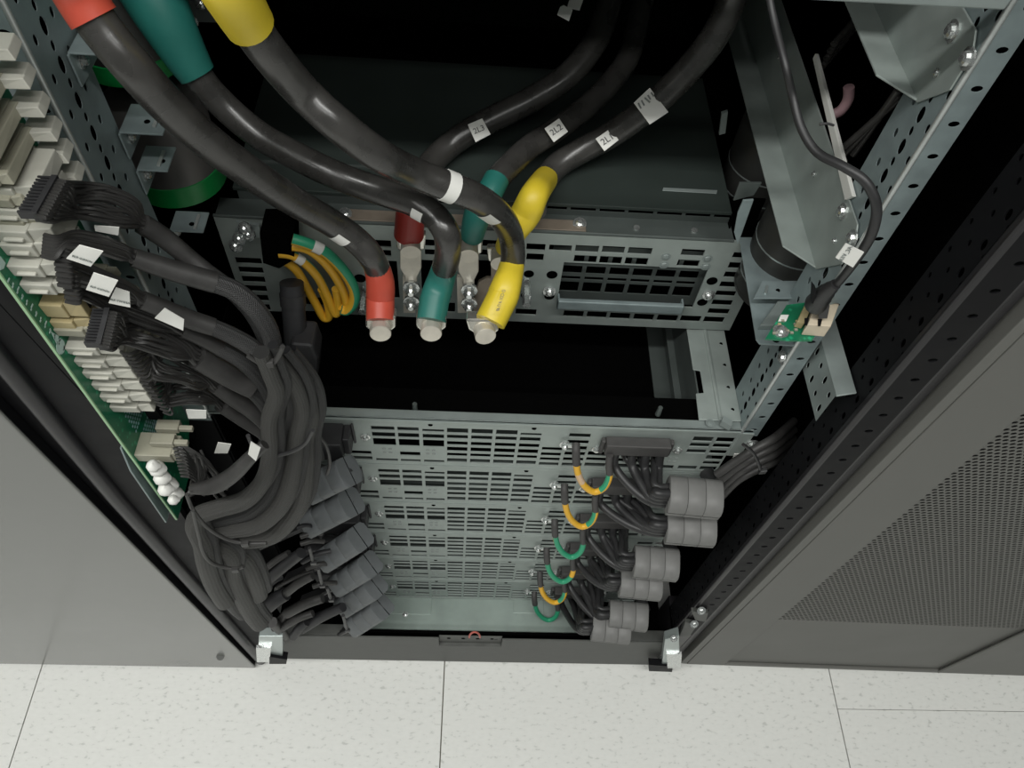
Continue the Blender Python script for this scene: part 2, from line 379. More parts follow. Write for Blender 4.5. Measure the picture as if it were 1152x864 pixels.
# left outer black column with lit bevel strip; edges follow the sighting of each strip
def Lp(u, v, y=0.29): return AY(u, v, y)
def strip(m, pts_a, pts_b, th, mi=0):
    m.prism([pts_a[0], pts_b[0], pts_b[1], pts_a[1]], (0, th, 0), mi)
part('outer_column', 'black_paint', cab, lambda m: strip(m, (AY(-60, 405, 0.297), AY(300, 768, 0.297)), (AY(-60, 180, 0.297), AY(318, 750, 0.297)), 0.006))
part('column_bevel', 'black_gloss', cab, lambda m: m.tube([AY(-40, 352, 0.2965), AY(130, 558, 0.2965), AY(294, 742, 0.2965)], 0.0078, 24), smooth=True)
part('column_seam', 'black_paint', cab, lambda m: m.tube([AY(-40, 300, 0.292), AY(118, 470, 0.292), AY(185, 560, 0.292)], 0.0005, 6))
def cheek(m):
    PXc = Xpl(-0.262, -1)
    for k in range(20):
        z = 0.06+k*0.0243
        holed(m, PXc, 0.305, 0.345, z-0.0121, z+0.0122, 0.322, z, 0.0020, 0.0034, 0.001)
part('column_cheek', 'black_paint', cab, cheek)
# enclosure: unseen sides, back and roof, added to keep the inside dark
part('side_panel', 'black_void', cab, lambda m: m.box((-0.300, 0.345, 0.0), (-0.296, 1.15, 2.0)))
part('side_panel', 'black_void', cab, lambda m: m.box((0.345, 0.345, 0.0), (0.349, 1.15, 2.0)))
part('back_panel', 'black_void', cab, lambda m: m.box((-0.300, 1.15, 0.0), (0.349, 1.154, 2.0)))
part('roof_panel', 'black_paint', cab, lambda m: m.box((-0.300, 0.32, 2.0), (0.349, 1.154, 2.004)))
part('column_upper', 'black_paint', cab, lambda m: (m.box((0.2995, 0.3105, 1.14), (0.345, 0.345, 2.0)), m.box((-0.30, 0.3105, 1.14), (-0.262, 0.345, 2.0)), m.box((-0.3, 0.31, 1.93), (0.345, 0.35, 2.0))))
# plinth
def plinth(m):
    P = Yp(0.300)
    plate(m, P, -0.262, 0.302, 0.004, 0.128, [(-0.0275, 0.0615, 0.092, 0.13)], 0.003)
    m.box((-0.262, 0.303, 0.126), (-0.150, 0.318, 0.128)); m.box((0.190, 0.303, 0.126), (0.302, 0.318, 0.128))
part('plinth', 'plinth_paint', cab, plinth, bevel=0.0008)
def plrec(m):
    for i in range(4):
        xa, xb = -0.0275+i*0.02225, -0.0275+(i+1)*0.02225
        holed(m, Yp(0.305), xa, xb, 0.088, 0.13, (xa+xb)/2+0.003, 0.112, 0.0026, 0.0026, 0.004)
    m.box((-0.0275, 0.300, 0.0915), (0.0615, 0.306, 0.0925))
part('plinth_tab', 'plinth_paint', cab, plrec)
for i in range(4): part('plinth_hole', 'black_void', cab, lambda m: m.cyl((-0.0140+i*0.0205, 0.3046, 0.1150), (-0.0140+i*0.0205, 0.3052, 0.1150), 0.0025, n=12))
part('plinth_backing', 'black_void', cab, lambda m: m.box((-0.262, 0.31, 0.004), (0.302, 0.314, 0.12)))
part('base_plate', 'plate_green_grey', cab, lambda m: (m.box((-0.150, 0.304, 0.0880), (0.195, 0.42, 0.0895)), m.box((-0.11, 0.345, 0.0895), (-0.042, 0.372, 0.0905)), m.box((0.080, 0.350, 0.0895), (0.125, 0.372, 0.0905))), bevel=0.0005)
part('base_screw', 'zinc', cab, lambda m: m.screw(AZ(456, 691, 0.0905), (0, 0, 1), 0.003, 0.002))
part('base_corner', 'black_void', cab, lambda m: m.box((-0.262, 0.318, 0.07), (-0.150, 0.42, 0.08)))
part('base_corner', 'black_void', cab, lambda m: (m.box((0.195, 0.318, 0.07), (0.302, 0.42, 0.08))))
part('base_rib', 'black_paint', cab, lambda m: (m.box((0.1935, 0.302, 0.08), (0.1965, 0.40, 0.130)), m.box((0.230, 0.303, 0.08), (0.2315, 0.35, 0.125)), m.box((-0.151, 0.303, 0.08), (-0.148, 0.40, 0.13))))
part('base_nut', 'zinc', cab, lambda m: m.obox(AZ(715, 717, 0.085), (0.006, 0, 0), (0, 0.004, 0), (0, 0, 0.003)))
# slot frame above the top module
def ring(m):
    m.box((-0.240, 0.3700, 0.6075), (0.262, 0.3795, 0.610)); m.box((-0.240, 0.370, 0.606), (0.274, 0.3715, 0.610))
part('slot_front_bar', 'galvanised_light', cab, ring, bevel=0.0006)
def splate(m):
    z = 0.6115
    pts = [(0.2205, 0.378), (0.2620, 0.378), (0.2620, 0.497), (0.2225, 0.497), (0.2225, 0.436), (0.2295, 0.435), (0.2295, 0.409), (0.2215, 0.408)]
    m.prism([(a, b, z) for a, b in pts], (0, 0, 0.0015))
    m.box((0.2395, 0.378, z+0.0015), (0.2425, 0.497, z+0.0035))
part('slot_side_plate', 'panel_steel', cab, splate, bevel=0.0006)
part('slot_plate_holes', 'black_void', cab, lambda m: [m.cyl(AZ(u, v, 0.6129), AZ(u, v, 0.6132), 0.0018, n=10) for u, v in ((811, 387), (815, 411), (819, 436), (824, 461))])
def sbits(m):
    m.obox(AZ(817, 476, 0.618), (0.004, -0.003, 0), (0.0012, 0.003, 0), (0, 0, 0.004))
    m.screw(AZ(799, 476, 0.613), (0, 0, 1), 0.003, 0.001); m.screw(AZ(831, 436, 0.613), (0, 0, 1), 0.0012, 0.002); m.screw(AZ(836, 466, 0.613), (0, 0, 1), 0.0012, 0.002)
part('slot_tab', 'galvanised_light', cab, sbits, stuff=True)
part('slot_inner_wall', 'panel_dark_steel', cab, lambda m: (m.box((0.2235, 0.384, 0.525), (0.225, 0.60, 0.6115)), m.box((0.2165, 0.386, 0.560), (0.2235, 0.60, 0.562)), m.box((0.205, 0.386, 0.526), (0.2235, 0.60, 0.528))))
part('slot_dark_liner', 'black_void', cab, lambda m: (m.box((-0.24, 0.3796, 0.522), (0.2235, 0.70, 0.525)), m.box((-0.24, 0.3796, 0.604), (0.2235, 0.4060, 0.6055)), m.box((-0.24, 0.4050, 0.525), (0.2235, 0.4060, 0.605)), m.box((-0.24, 0.70, 0.52), (0.26, 0.702, 0.80)), m.box((-0.241, 0.3796, 0.525), (-0.240, 0.70, 0.62))))  # black plates put the darkness of the empty slot into the colour
part('slot_pin', 'panel_dark_steel', cab, lambda m: m.cyl(AY(467, 462, 0.3825), AY(467, 462, 0.3825)+Vector((0, 0, 0.012)), 0.0028, 0.0022))
part('slot_pin', 'panel_dark_steel', cab, lambda m: m.cyl(AY(740, 466, 0.3835), AY(740, 466, 0.3835)+Vector((0, 0, 0.012)), 0.0028, 0.0022))
# front-to-back support rails (L profile): flange on the mounting rail, ledge pointing inwards
def Lrail(name, z, x0, y0a, y0b, y1, zt, screws, mt='galvanised', edge=None):
    m = MB()
    m.prism([(x0, y0a, z), (0.2610, y0b, z), (0.2610, y1, z), (x0, y1, z)], (0, 0, 0.0015))
    m.prism([(0.2600, y0b, z), (0.2600, 0.3725, z+(0.033 if zt < 0.9 else 0.024)), (0.2600, 0.3725, zt-0.008), (0.2600, 0.381, zt), (0.2600, y1, zt), (0.2600, y1, z)], (0.0014, 0, 0))
    o = m.build(name, mt, cab, bevel=0.0005)
    for q in screws:
        s = MB(); s.screw(AX(q[0], q[1], 0.2600), (-1, 0, 0), 0.0042, 0.0045); s.build('screw', 'zinc', cab)
    return o
Lrail('support_rail', 0.8065, AZ(880, 278, 0.8065)[0], AZ(880, 278, 0.8065)[1], 0.3973, 0.80, 0.870, ((949, 238), (960, 268)), 'panel_steel')
s = MB()
for q in ((939, 271), (916, 196), (895, 126), (877, 65)): s.screw(AX(q[0], q[1], 0.2600), (-1, 0, 0), 0.0016, 0.002)
s.build('rail_rivet', 'zinc', cab)
part('rail_edge_strip', 'white_plastic', cab, lambda m: m.prism([AX(950, 225, 0.2585), AX(959, 221, 0.2585), AX(917, 60, 0.2585), AX(914, 66, 0.2585)], (0.003, 0, 0)), bevel=0.0005)
Lrail('support_rail', 0.9575, AZ(985, 86, 0.9575)[0], AZ(985, 86, 0.9575)[1], 0.3939, 0.80, 1.012, ((1073, 35), (1090, 66)), 'panel_steel')
part('rail_rivet', 'zinc', cab, lambda m: m.screw(AX(1054, 82, 0.26), (-1, 0, 0), 0.0018, 0.002))
# cross member at the very top right
part('cross_bar', 'galvanised_light', cab, lambda m: m.prism([AY(865, -40, 0.36), AY(900, 0, 0.36), AY(1130, 12, 0.36), AY(1170, -40, 0.36)], (0, 0.004, 0)), bevel=0.001)
# short perforated bracket under the right flange
def brk(m):
    PXb = lambda a, b, d: (0.283+d, a, b)
    a = [AX(*q, 0.283) for q in ((918, 472), (940, 447), (928, 400), (905, 425))]
    for j in range(6):
        for i in range(2):
            ya, yb = 0.3215+j*0.014, 0.3215+(j+1)*0.014; za, zb = 0.7095+i*0.0193, 0.7095+(i+1)*0.0193
            holed(m, PXb, ya, yb, za, zb, (ya+yb)/2, (za+zb)/2, 0.0020, 0.0030 if (i+j) % 2 else 0.0046, 0.0005)
    m.prism([(0.283, 0.3205, 0.7478), (0.283, 0.4055, 0.7478), (0.2985, 0.4055, 0.7500), (0.2985, 0.3225, 0.7500)], (0, 0, 0.0015))
part('perforated_bracket', 'galvanised_light', cab, brk, bevel=0.0004)
# left mounting brackets with screws
def lbracket(z, ya, yb, xo, fz):
    m = MB()
    m.box((-0.2355, ya, z-fz), (-0.2340, yb, z+0.001)); m.box((-0.2355, ya+0.002, z), (xo, yb, z+0.0015))
    o = m.build('rail_bracket', 'galvanised', cab, bevel=0.0006)
    s = MB(); s.box((xo-0.008, (ya+yb)/2-0.008, z+0.0015), (xo-0.0055, (ya+yb)/2+0.008, z+0.0030)); s.build('tab_slot', 'zinc_highlight', o, bevel=0.0004)  # raised pale strip paints the highlight at the tab's slot
    s = MB(); s.screw((-0.2340, (ya+yb)/2-0.004, z-fz*0.45), (1, 0, 0), 0.0036, 0.004); s.build('screw', 'zinc', o)
    s = MB(); s.screw((-0.2200, (ya+yb)/2-0.002, z+0.0015), (0, 0, 1), 0.0014, 0.001); s.build('rivet', 'black_void', o)
for bl, br, tl in (((133, 153), (183, 155), (124, 117)), ((153, 195), (188, 197), (143, 164)), ((190, 263), (229, 263), (172, 237)), ((75, 64), (118, 62), (62, 28))):
    a = AX(bl[0], bl[1], -0.2355); b = AZ(br[0], br[1], a[2]); c = AZ(tl[0], tl[1], a[2])
    lbracket(a[2], a[1], c[1], b[0], 0.020 if bl[0] != 190 else 0.012)
# hinge blocks at the floor corners
def hinge(pix, y, m1='zinc'):
    m = MB(); a = [AY(*q, y) for q in pix]; m.prism(a, (0, 0.012, 0)); return m
o = hinge(((291, 716), (318, 716), (318, 745), (290, 745)), 0.276).build('hinge_bracket', 'clear_silver', cab, bevel=0.001)
part('hinge_pin', 'black_paint', o, lambda m: m.prism([AY(*q, 0.272) for q in ((303, 739), (323, 742), (322, 747), (303, 747))], (0, 0.01, 0)))
part('hinge_plate', 'zinc', o, lambda m: m.prism([AY(*q, 0.272) for q in ((288, 729), (305, 729), (303, 745), (289, 745))], (0, 0.004, 0)))
o = hinge(((748, 720), (764, 715), (765, 752), (744, 752)), 0.286).build('hinge_bracket', 'clear_silver', cab, bevel=0.001)
part('hinge_pin', 'black_paint', o, lambda m: m.prism([AY(*q, 0.283) for q in ((730, 748), (757, 750), (756, 756), (730, 755))], (0, 0.01, 0)))
part('hinge_plate', 'zinc', o, lambda m: m.prism([AY(*q, 0.283) for q in ((750, 736), (767, 736), (766, 752), (751, 752))], (0, 0.004, 0)))
for (u, v), pl in (((789, 687), ((778, 688), (797, 690), (794, 700), (782, 698))), ((781, 702), ((771, 700), (785, 703), (776, 716), (764, 716)))):
    o = part('hinge_link', 'plinth_paint', cab, lambda m: m.prism([AY(*q, 0.300) for q in pl], (0, 0.006, 0)), bevel=0.001)
    part('bolt', 'zinc', o, lambda m: m.screw(AY(u, v, 0.298), (0, -0.7, 0.7), 0.0038, 0.003))
part('hinge_bolt', 'zinc', cab, lambda m: m.screw(AY(758, 718, 0.284), (0, -0.7, 0.7), 0.0035, 0.003))

# ================================================================== DOORS
def ldoor(m):
    y = 0.285
    a, b = AY(0, 465, y), AY(289, 753.5, y)
    d = (a-b); top = b+d*2.6
    m.prism([(b[0], y, 0.006), (-0.90, y, 0.006), (-0.90, y, top[2]), (top[0], y, top[2])], (0, 0.003, 0))
    global DT; DT = (b, top)
dl = thing('smooth_door', (-0.60, 0.30, 0), 'plain grey steel door panel left of the open cabinet', 'door')
part('door_skin', 'door_left_paint', dl, ldoor, bevel=0.0015)
part('door_return', 'black_paint', dl, lambda m: m.prism([(DT[0][0]-0.001, 0.288, 0.008), (DT[0][0]-0.03, 0.288, 0.008), (DT[1][0]-0.03, 0.288, DT[1][2]), (DT[1][0]-0.001, 0.288, DT[1][2])], (0, 0.008, 0)))
part('door_dimple', 'plinth_paint', dl, lambda m: m.cyl(AY(248, 738.5, 0.2849), AY(248, 738.5, 0.2845), 0.0055, n=16))
dr = thing('perforated_door', (0.65, 0.30, 0), 'dark grey steel door with fine perforated mesh right of the open cabinet', 'door')
def ra(a): return (a-0.36)*(-0.0165)
XD0, XM0, XM1, ZM0 = 0.3465, 0.4190, 0.7560, 0.235
def rdoor(m):
    y = 0.3015
    def P(x, z, d): return (x, y+ra(x)+d, z)
    def q(x0, x1, z0, z1, d0, d1): m.hexa([P(x0, z0, d0), P(x1, z0, d0), P(x1, z0, d1), P(x0, z0, d1), P(x0, z1, d0), P(x1, z1, d0), P(x1, z1, d1), P(x0, z1, d1)])
    q(XD0+0.010, XM0-0.004, 0.006, 1.25, 0, 0.004)
    q(XD0, XD0+0.0095, 0.006, 1.25, 0.0006, 0.03)
    q(XM1+0.004, 0.95, 0.006, 0.25, 0, 0.004); q(XM1+0.006, 0.95, 0.25, 1.25, 0, 0.004)
    m.tube([P(XM1+0.001, 0.012, 0.0), P(XM1+0.001, 1.25, 0.0)], 0.0022, 8)
    q(XM0-0.004, XM1+0.004, 0.006, 0.016, 0, 0.004)
part('door_frame', 'door_right_paint', dr, rdoor, bevel=0.0008)
def mesh(m):
    y = 0.3055
    def P(x, z, d): return (x, y+ra(x)+d, z)
    plate(m, P, XM0-0.006, XM1+0.004, 0.010, ZM0, [], 0.001)
    px, pz = 0.0062, 0.0054
    nz = int((1.12-ZM0)/pz); nx = int((XM1-XM0)/px)
    for j in range(nz):
        z0 = ZM0+j*pz; off = px/2 if j % 2 else 0
        xe = XM0-0.006
        for i in range(nx):
            x0 = XM0+off+i*px
            if x0-XM0 > (z0-ZM0)*2.2+0.34: break
            if i == 0: m.add([P(XM0-0.006, z0, 0), P(x0, z0, 0), P(x0, z0+pz, 0), P(XM0-0.006, z0+pz, 0)], [(0, 1, 2, 3)])
            holed(m, P, x0, x0+px, z0, z0+pz, x0+px/2, z0+pz/2, 0.0026, 0.0023, 0.0006, n=8)
part('mesh_panel', 'door_right_paint', dr, mesh, stuff=True)
part('mesh_dark_backing', 'black_paint', dr, lambda m: m.box((XD0+0.012, 0.345, 0.01), (0.95, 0.347, 1.25)))  # black sheet standing in for the dark interior behind the mesh
part('dark_backing', 'black_void', cab, lambda m: m.box((-0.240, 0.381, 0.08), (-0.191, 0.384, 0.604)))  # black plate added as dark fill left of the module panels
part('unseen_shade_box', 'cover_steel', cab, lambda m: m.box((-0.236, 0.40, 1.07), (0.260, 1.10, 1.90)), bevel=0.002)  # unseen box added overhead to shade the rear of the top cover
# ================================================================== POWER MODULES
ZTOP = [0.6060, 0.5180, 0.4265, 0.3385, 0.2535, 0.1715]
ORD = ['topmost', 'second from top', 'third from top', 'fourth from top', 'fifth from top', 'lowest']
RA = [(0.5853, 0.5948), (0.5743, 0.5822), (0.5615, 0.5695), (0.5491, 0.5582), (0.5385, 0.5457), (0.5255, 0.5342)]
H_ = []
def col(x0, x1, rows): H_.extend([(x0, x1, a, b) for a, b in rows])
col(-0.0903, -0.0683, [(0.5863, 0.5939), (0.5735, 0.5825), (0.5566, 0.5707), (0.5235, 0.5292)])
col(-0.0654, -0.0453, [(0.5863, 0.5939), (0.5735, 0.5825), (0.5566, 0.5707), (0.5365, 0.5450), (0.5235, 0.5292)])
col(-0.0418, -0.0213, [(0.5860, 0.5915), (0.5735, 0.5820), (0.5566, 0.5707), (0.5235, 0.5292)])
col(-0.1145, -0.0940, [(0.5365, 0.5440), (0.5245, 0.5325)]); col(-0.1380, -0.1175, [(0.5365, 0.5440), (0.5245, 0.5325)])
for x0, x1 in ((-0.0184, 0.0017), (0.0049, 0.0252), (0.0285, 0.0490)): col(x0, x1, RA)
col(0.0521, 0.0722, [(0.5853, 0.5905)]+RA[1:]); col(0.0755, 0.0957, [(0.5570, 0.5640), (0.5455, 0.5530), (0.5355, 0.5425), (0.5245, 0.5320)])
col(0.0990, 0.1197, [(0.5850, 0.5929), (0.5725, 0.5800), (0.5600, 0.5680), (0.5480, 0.5560), (0.5365, 0.5440), (0.5245, 0.5325)])
col(0.1224, 0.1440, RA[3:]); col(0.1475, 0.1690, RA[4:]); col(0.1720, 0.1930, RA[4:]); col(0.1960, 0.2150, RA[5:])
col(0.2198, 0.2395, RA[:3]+RA[5:]); col(0.2428, 0.2605, RA)
m0 = thing('power_module', (0.0125, 0.37, ZTOP[0]), '', 'power module', 'power modules stacked in the cabinet')
def fp(m):
    plate(m, Yp(0.370), -0.190, 0.262, 0.5190, 0.6045, H_, 0.0012)
    m.box((-0.190, 0.3692, 0.6025), (0.262, 0.3712, 0.6060)); m.box((-0.190, 0.3696, 0.5190), (0.262, 0.3712, 0.5205))
part('front_panel', 'panel_steel', m0, fp)
part('chassis', 'panel_dark_steel', m0, lambda m: (m.box((-0.189, 0.3715, 0.5195), (0.2610, 0.405, 0.5205)), m.box((-0.189, 0.4, 0.5195), (0.2610, 0.402, 0.602)), m.box((-0.060, 0.388, 0.552), (-0.046, 0.392, 0.572)), m.box((-0.035, 0.386, 0.57), (-0.024, 0.39, 0.58))))
part('seam_shadow_strip', 'black_void', m0, lambda m: m.box((-0.189, 0.3702, 0.5180), (0.2610, 0.3740, 0.5190)))  # black strip painting the shadow in the seam below the module
for u, v in ((411, 491), (762, 506), (671, 505)):
    part('screw', 'zinc', m0, lambda m: m.screw(AY(u, v, 0.3699), (0, -1, 0), 0.0034, 0.004))
for cx in (-0.0364, -0.0515-0.0280, 0.2085):
    for j in range(2):
        for i in range(2):
            part('engraved_mark', 'ink_faint', m0, lambda m: m.tube([(cx+i*0.0060-0.003, 0.3699, 0.5505-j*0.0075), (cx+i*0.0060+0.0005, 0.3699, 0.5505-j*0.0075)], 0.0009, 6))
for x in (-0.034, 0.064): part('top_hole', 'black_void', m0, lambda m: m.cyl((x, 0.3699, 0.6005), (x, 0.3691, 0.6005), 0.0022, n=10))
mods = [m0]
for k in range(1, 6):
    c = copy_tree(m0); c.location = (0.0125, 0.37, ZTOP[k])
    nxt = ZTOP[k+1] if k < 5 else 0.0905
    c.scale = (1, 1, (ZTOP[k]-nxt)/0.088); mods.append(c)
lab = ['topmost slotted grey power module, right under the empty black slot', 'slotted grey power module second from the top of the stack', 'slotted grey power module third from the top of the stack',
       'slotted grey power module fourth from the top of the stack', 'slotted grey power module fifth from the top, just above the lowest', 'lowest slotted grey power module, above the green grey base plate']
for o, l in zip(mods, lab): o['label'] = l
part('panel_ear', 'panel_steel', mods[0], lambda m: m.box((0.262, 0.3692, 0.560), (0.276, 0.3704, 0.6045)), bevel=0.0004)
part('ear_screw', 'zinc', mods[0], lambda m: m.screw(AY(846, 499, 0.3692), (0, -1, 0), 0.0046, 0.005))

DZ = [ZTOP[0]-z for z in ZTOP]
# left input plug, right output plug, earth jumper of each module
zt = AY(717, 490.5, 0.37)[2]; yf = AZ(717, 503.5, zt)[1]
xl, xr = AZ(683, 501, zt)[0], AZ(756, 503, zt)[0]
wtR = [((692, 509), 0.0), ((711, 509), 0.002), ((727, 508), 0.0), ((743, 508), 0.0), ((700, 508), 0.008), ((718, 508), 0.008), ((735, 508), 0.008)]
FR = [(780, 560, 0.325), (776, 594, 0.326), (737, 634, 0.322), (720, 657, 0.322), (706, 693, 0.312), (687, 707, 0.300)]
FL = [((348, 552), (398, 527), 0.325), ((346, 591), (401, 562), 0.325), ((364, 631), (410, 601), 0.322), ((378, 659), (421, 632), 0.320), ((385, 683), (427, 656), 0.315), ((396, 705), (434, 680), 0.308)]
coreM = {}
def core_halves(parent, c, ax, r, ln, m, up):
    EX = 3.0 if m == 'ferrite_warm' else 6.0
    """snap-on ferrite: two half shells, rounded block section"""
    ax = Vector(ax).normalized(); up = Vector(up); up = (up-ax*up.dot(ax)).normalized(); sd = ax.cross(up)
    for sg in (1, -1):
        mb = MB(); n = 10; rings = []
        for e, f in ((-0.5, 0.975), (-0.47, 1.0), (0.47, 1.0), (0.5, 0.975)):
            ring = []
            for k in range(n+1):
                a = math.pi*k/n; cx, sy = math.cos(a), math.sin(a)
                q = (abs(cx)**EX+abs(sy)**EX)**(-1/EX)*(0.93 if EX < 4 else 0.96)
                ring.append(Vector(c)+ax*e*ln+(sd*cx*q*r+up*sg*(sy*q*r+0.0006))*f)
            rings.append(ring)
        vs = [p for r_ in rings for p in r_]; w_ = n+1
        fs = [(i*w_+k, i*w_+k+1, (i+1)*w_+k+1, (i+1)*w_+k) for i in range(3) for k in range(n)]
        fs += [tuple(range(w_))[::-1], tuple(range(3*w_, 4*w_))]
        mb.add(vs, fs); mb.build('core_half', m, parent, smooth=True)
def ferrites(A, B, r, m, up, k, side, gname):
    A, B = Vector(A), Vector(B); L = (B-A).length; ax = (B-A)/L
    names = ['inner', 'middle', 'outer'] if side == 'right' else ['outer', 'middle', 'inner']
    for i in range(3):
        c = A+ax*L*(i+0.5)/3
        t = thing('ferrite_core', c, '%s of three grey snap-on ferrites, %s plug cable %s side' % (names[i], ORD[k] if k not in (0, 5) else ('top' if k == 0 else 'bottom'), side), 'ferrite core', gname)
        core_halves(t, c, ax, r, L/3*0.985, m, up)
for k in range(6):
    dz = Vector((0, 0, -DZ[k])); sc = 1.0
    # ---- right output cable
    t = thing('output_cable', Vector((0.17, 0.35, zt))+dz, 'black wide plug with thick output wires on the %s module, right side' % ORD[k], 'cable', 'output cables on the right')
    def hou(m):
        a = Vector((xl, yf, zt-0.018))+dz; b = Vector((xr, 0.3690, zt))+dz; m.box(a, b)
        m.box((xl-0.004, 0.363, zt-0.026+dz[2]), (xl, 0.369, zt-0.002+dz[2])); m.box((xr, 0.363, zt-0.026+dz[2]), (xr+0.004, 0.369, zt-0.002+dz[2]))
    part('plug_housing', 'plug_grey', t, hou, bevel=0.0012)
    fu, fv, fy = FR[k]; Fc = AY(fu, fv, fy)
    hl = 0.0255; tilt = Vector((1, -0.10, 0.05 if k != 1 else 0.10)).normalized()
    A, B = Fc-tilt*hl, Fc+tilt*hl
    for i, ((pu, pv), back) in enumerate(wtR):
        s0 = AY(pu, pv, yf+0.006+back)+dz
        s0[2] = zt-0.016+dz[2]
        off = Vector((0, (-0.003 if i < 4 else 0.006), 0.0105-0.007*(3-i) if i < 4 else 0.008*(i-5)))
        e0 = A+off; fo = 0.010 if i < 4 else 0.0
        mid1 = s0+Vector((0.002, -fo*0.7, -0.022)); mid2 = s0.lerp(e0, 0.5)+Vector((-0.006, -fo, -0.010)); mid3 = e0+Vector((-0.014, -0.002, 0.004))
        pts = smoothp([tuple(s0), tuple(mid1), tuple(mid2), tuple(mid3), tuple(e0+Vector((0.006, 0, 0)))], 6)
        part('wire', 'cable_rubber_matt', t, lambda m: m.tube(pts, 0.0045 if i < 4 else 0.0036, 9), smooth=True)
    part('cable_core', 'cable_rubber_matt', t, lambda m: m.tube([A-tilt*0.002, B-tilt*0.006, B+Vector((-0.001, 0.012, -0.004)), B+Vector((-0.004, 0.035, -0.012))], 0.008, 10), smooth=True)
    ferrites(A, B, 0.0195, 'ferrite_warm', (0, -0.12, 1), k, 'right', 'ferrite cores on the right cables')
    # ---- left input cable
    t = thing('input_cable', Vector((-0.14, 0.35, zt))+dz, 'black input plug with round cable at the left end of the %s module' % ORD[k], 'cable', 'input cables on the left')
    def hol(m):
        z0, z1 = 0.5690+dz[2], 0.5990+dz[2]
        m.box((-0.1900, 0.3450, z0), (-0.1150, 0.3690, z1)); m.box((-0.1150, 0.352, z0), (-0.1085, 0.3690, z1-0.002)); m.box((-0.1085, 0.366, z0-0.004), (-0.1060, 0.3692, z1+0.001))
    part('plug_housing', 'plug_black', t, hol, bevel=0.0012)
    (a1, a2, ay) = FL[k]; LA, LB = AY(*a1, ay), AY(*a2, ay+0.004); LA, LB = LA.lerp(LB, 0.09), LB.lerp(LA, 0.09)
    for i in range(3):
        s0 = Vector((-0.122-0.018*i, 0.352, 0.5700))+dz; e0 = LB+(LA-LB).normalized()*(0.004+0.004*i)
        pts = smoothp([tuple(s0), tuple(s0+Vector((-0.002, -0.006, -0.018))), tuple(s0.lerp(e0, 0.6)+Vector((0.006, -0.004, -0.004))), tuple(e0)], 6)
        part('wire', 'cable_rubber_matt', t, lambda m: m.tube(pts, 0.0046, 9), smooth=True)
    ferrites(LA, LB, 0.0148, 'ferrite_grey', (0, -0.5, 0.86), k, 'left', 'ferrite cores on the left cables')
    ax = (LB-LA).normalized()
    tail = [LA+ax*0.01, LA-ax*0.02+Vector((0, 0.002, 0)), LA-ax*0.045+Vector((-0.01, 0.004, -0.012)), LA-ax*0.07+Vector((-0.02, 0.01, -0.03))]
    for i in range(4):
        o = Vector((0, -0.006+0.004*i, 0.006-0.004*i))
        part('tail_wire', 'cable_rubber_matt', t, lambda m: m.tube([Vector(p)+o for p in smoothp([tuple(q) for q in tail], 5)], 0.0028, 7), smooth=True)
    # ---- earth jumper
    t = thing('earth_jumper', Vector((0.115, 0.36, 0.58))+dz, ['yellow earth jumper with green end and pale tag, topmost of the row', 'yellow earth jumper with short green end, second in the row', 'green earth jumper with yellow underside, third in the row',
        'green earth jumper turning yellow at its right end, fourth', 'yellow earth jumper with green right end, fifth, small', 'all green earth jumper, lowest, in front of base plate'][k], 'earth wire', 'earth jumpers hanging off the modules')
    J = [AY(*q, y)+dz for q, y in (((648, 499), 0.362), ((648, 508), 0.355), ((648.5, 522), 0.350), ((651, 535), 0.345), ((658, 547), 0.341), ((669, 553.5), 0.339), ((680, 548), 0.341), ((685.5, 536), 0.346), ((685, 523), 0.352), ((686, 512), 0.356))]
    pts = [Vector(p) for p in smoothp([tuple(p) for p in J], 5)]
    part('dark_sleeve', 'plug_grey', t, lambda m: m.tube(pts[:11], 0.0040, 10), smooth=True)
    part('dark_sleeve', 'plug_grey', t, lambda m: m.tube(pts[36:], 0.0036, 10), smooth=True)
    def st(q, c, k=k):
        f = q
        if k in (0, 1, 4): return 1 if (0.5 < c < 0.92 and f > 0.66) else 0
        if k == 2: return 0 if 0.15 < c < 0.42 else 1
        if k == 3: return 0 if f > 0.78 else 1
        return 1
    part('wire', ['wire_yellow', 'wire_green'], t, lambda m: m.tube(pts[10:38], 0.0034, 12, stripe=st), smooth=True)
    if k in (0,): part('pale_tag', 'tag_pale', t, lambda m: m.tube(pts[14:19], 0.0035, 10), smooth=True)
    sp = AY(635, 499, 0.3665)+dz
    part('ring_terminal', 'zinc', t, lambda m: (m.screw(sp, (0, -1, 0.2), 0.0034, 0.007), m.obox(sp+Vector((0.007, -0.003, 0.001)), (0.0075, 0, 0), (0, 0.001, 0), (0, 0, 0.0024))))
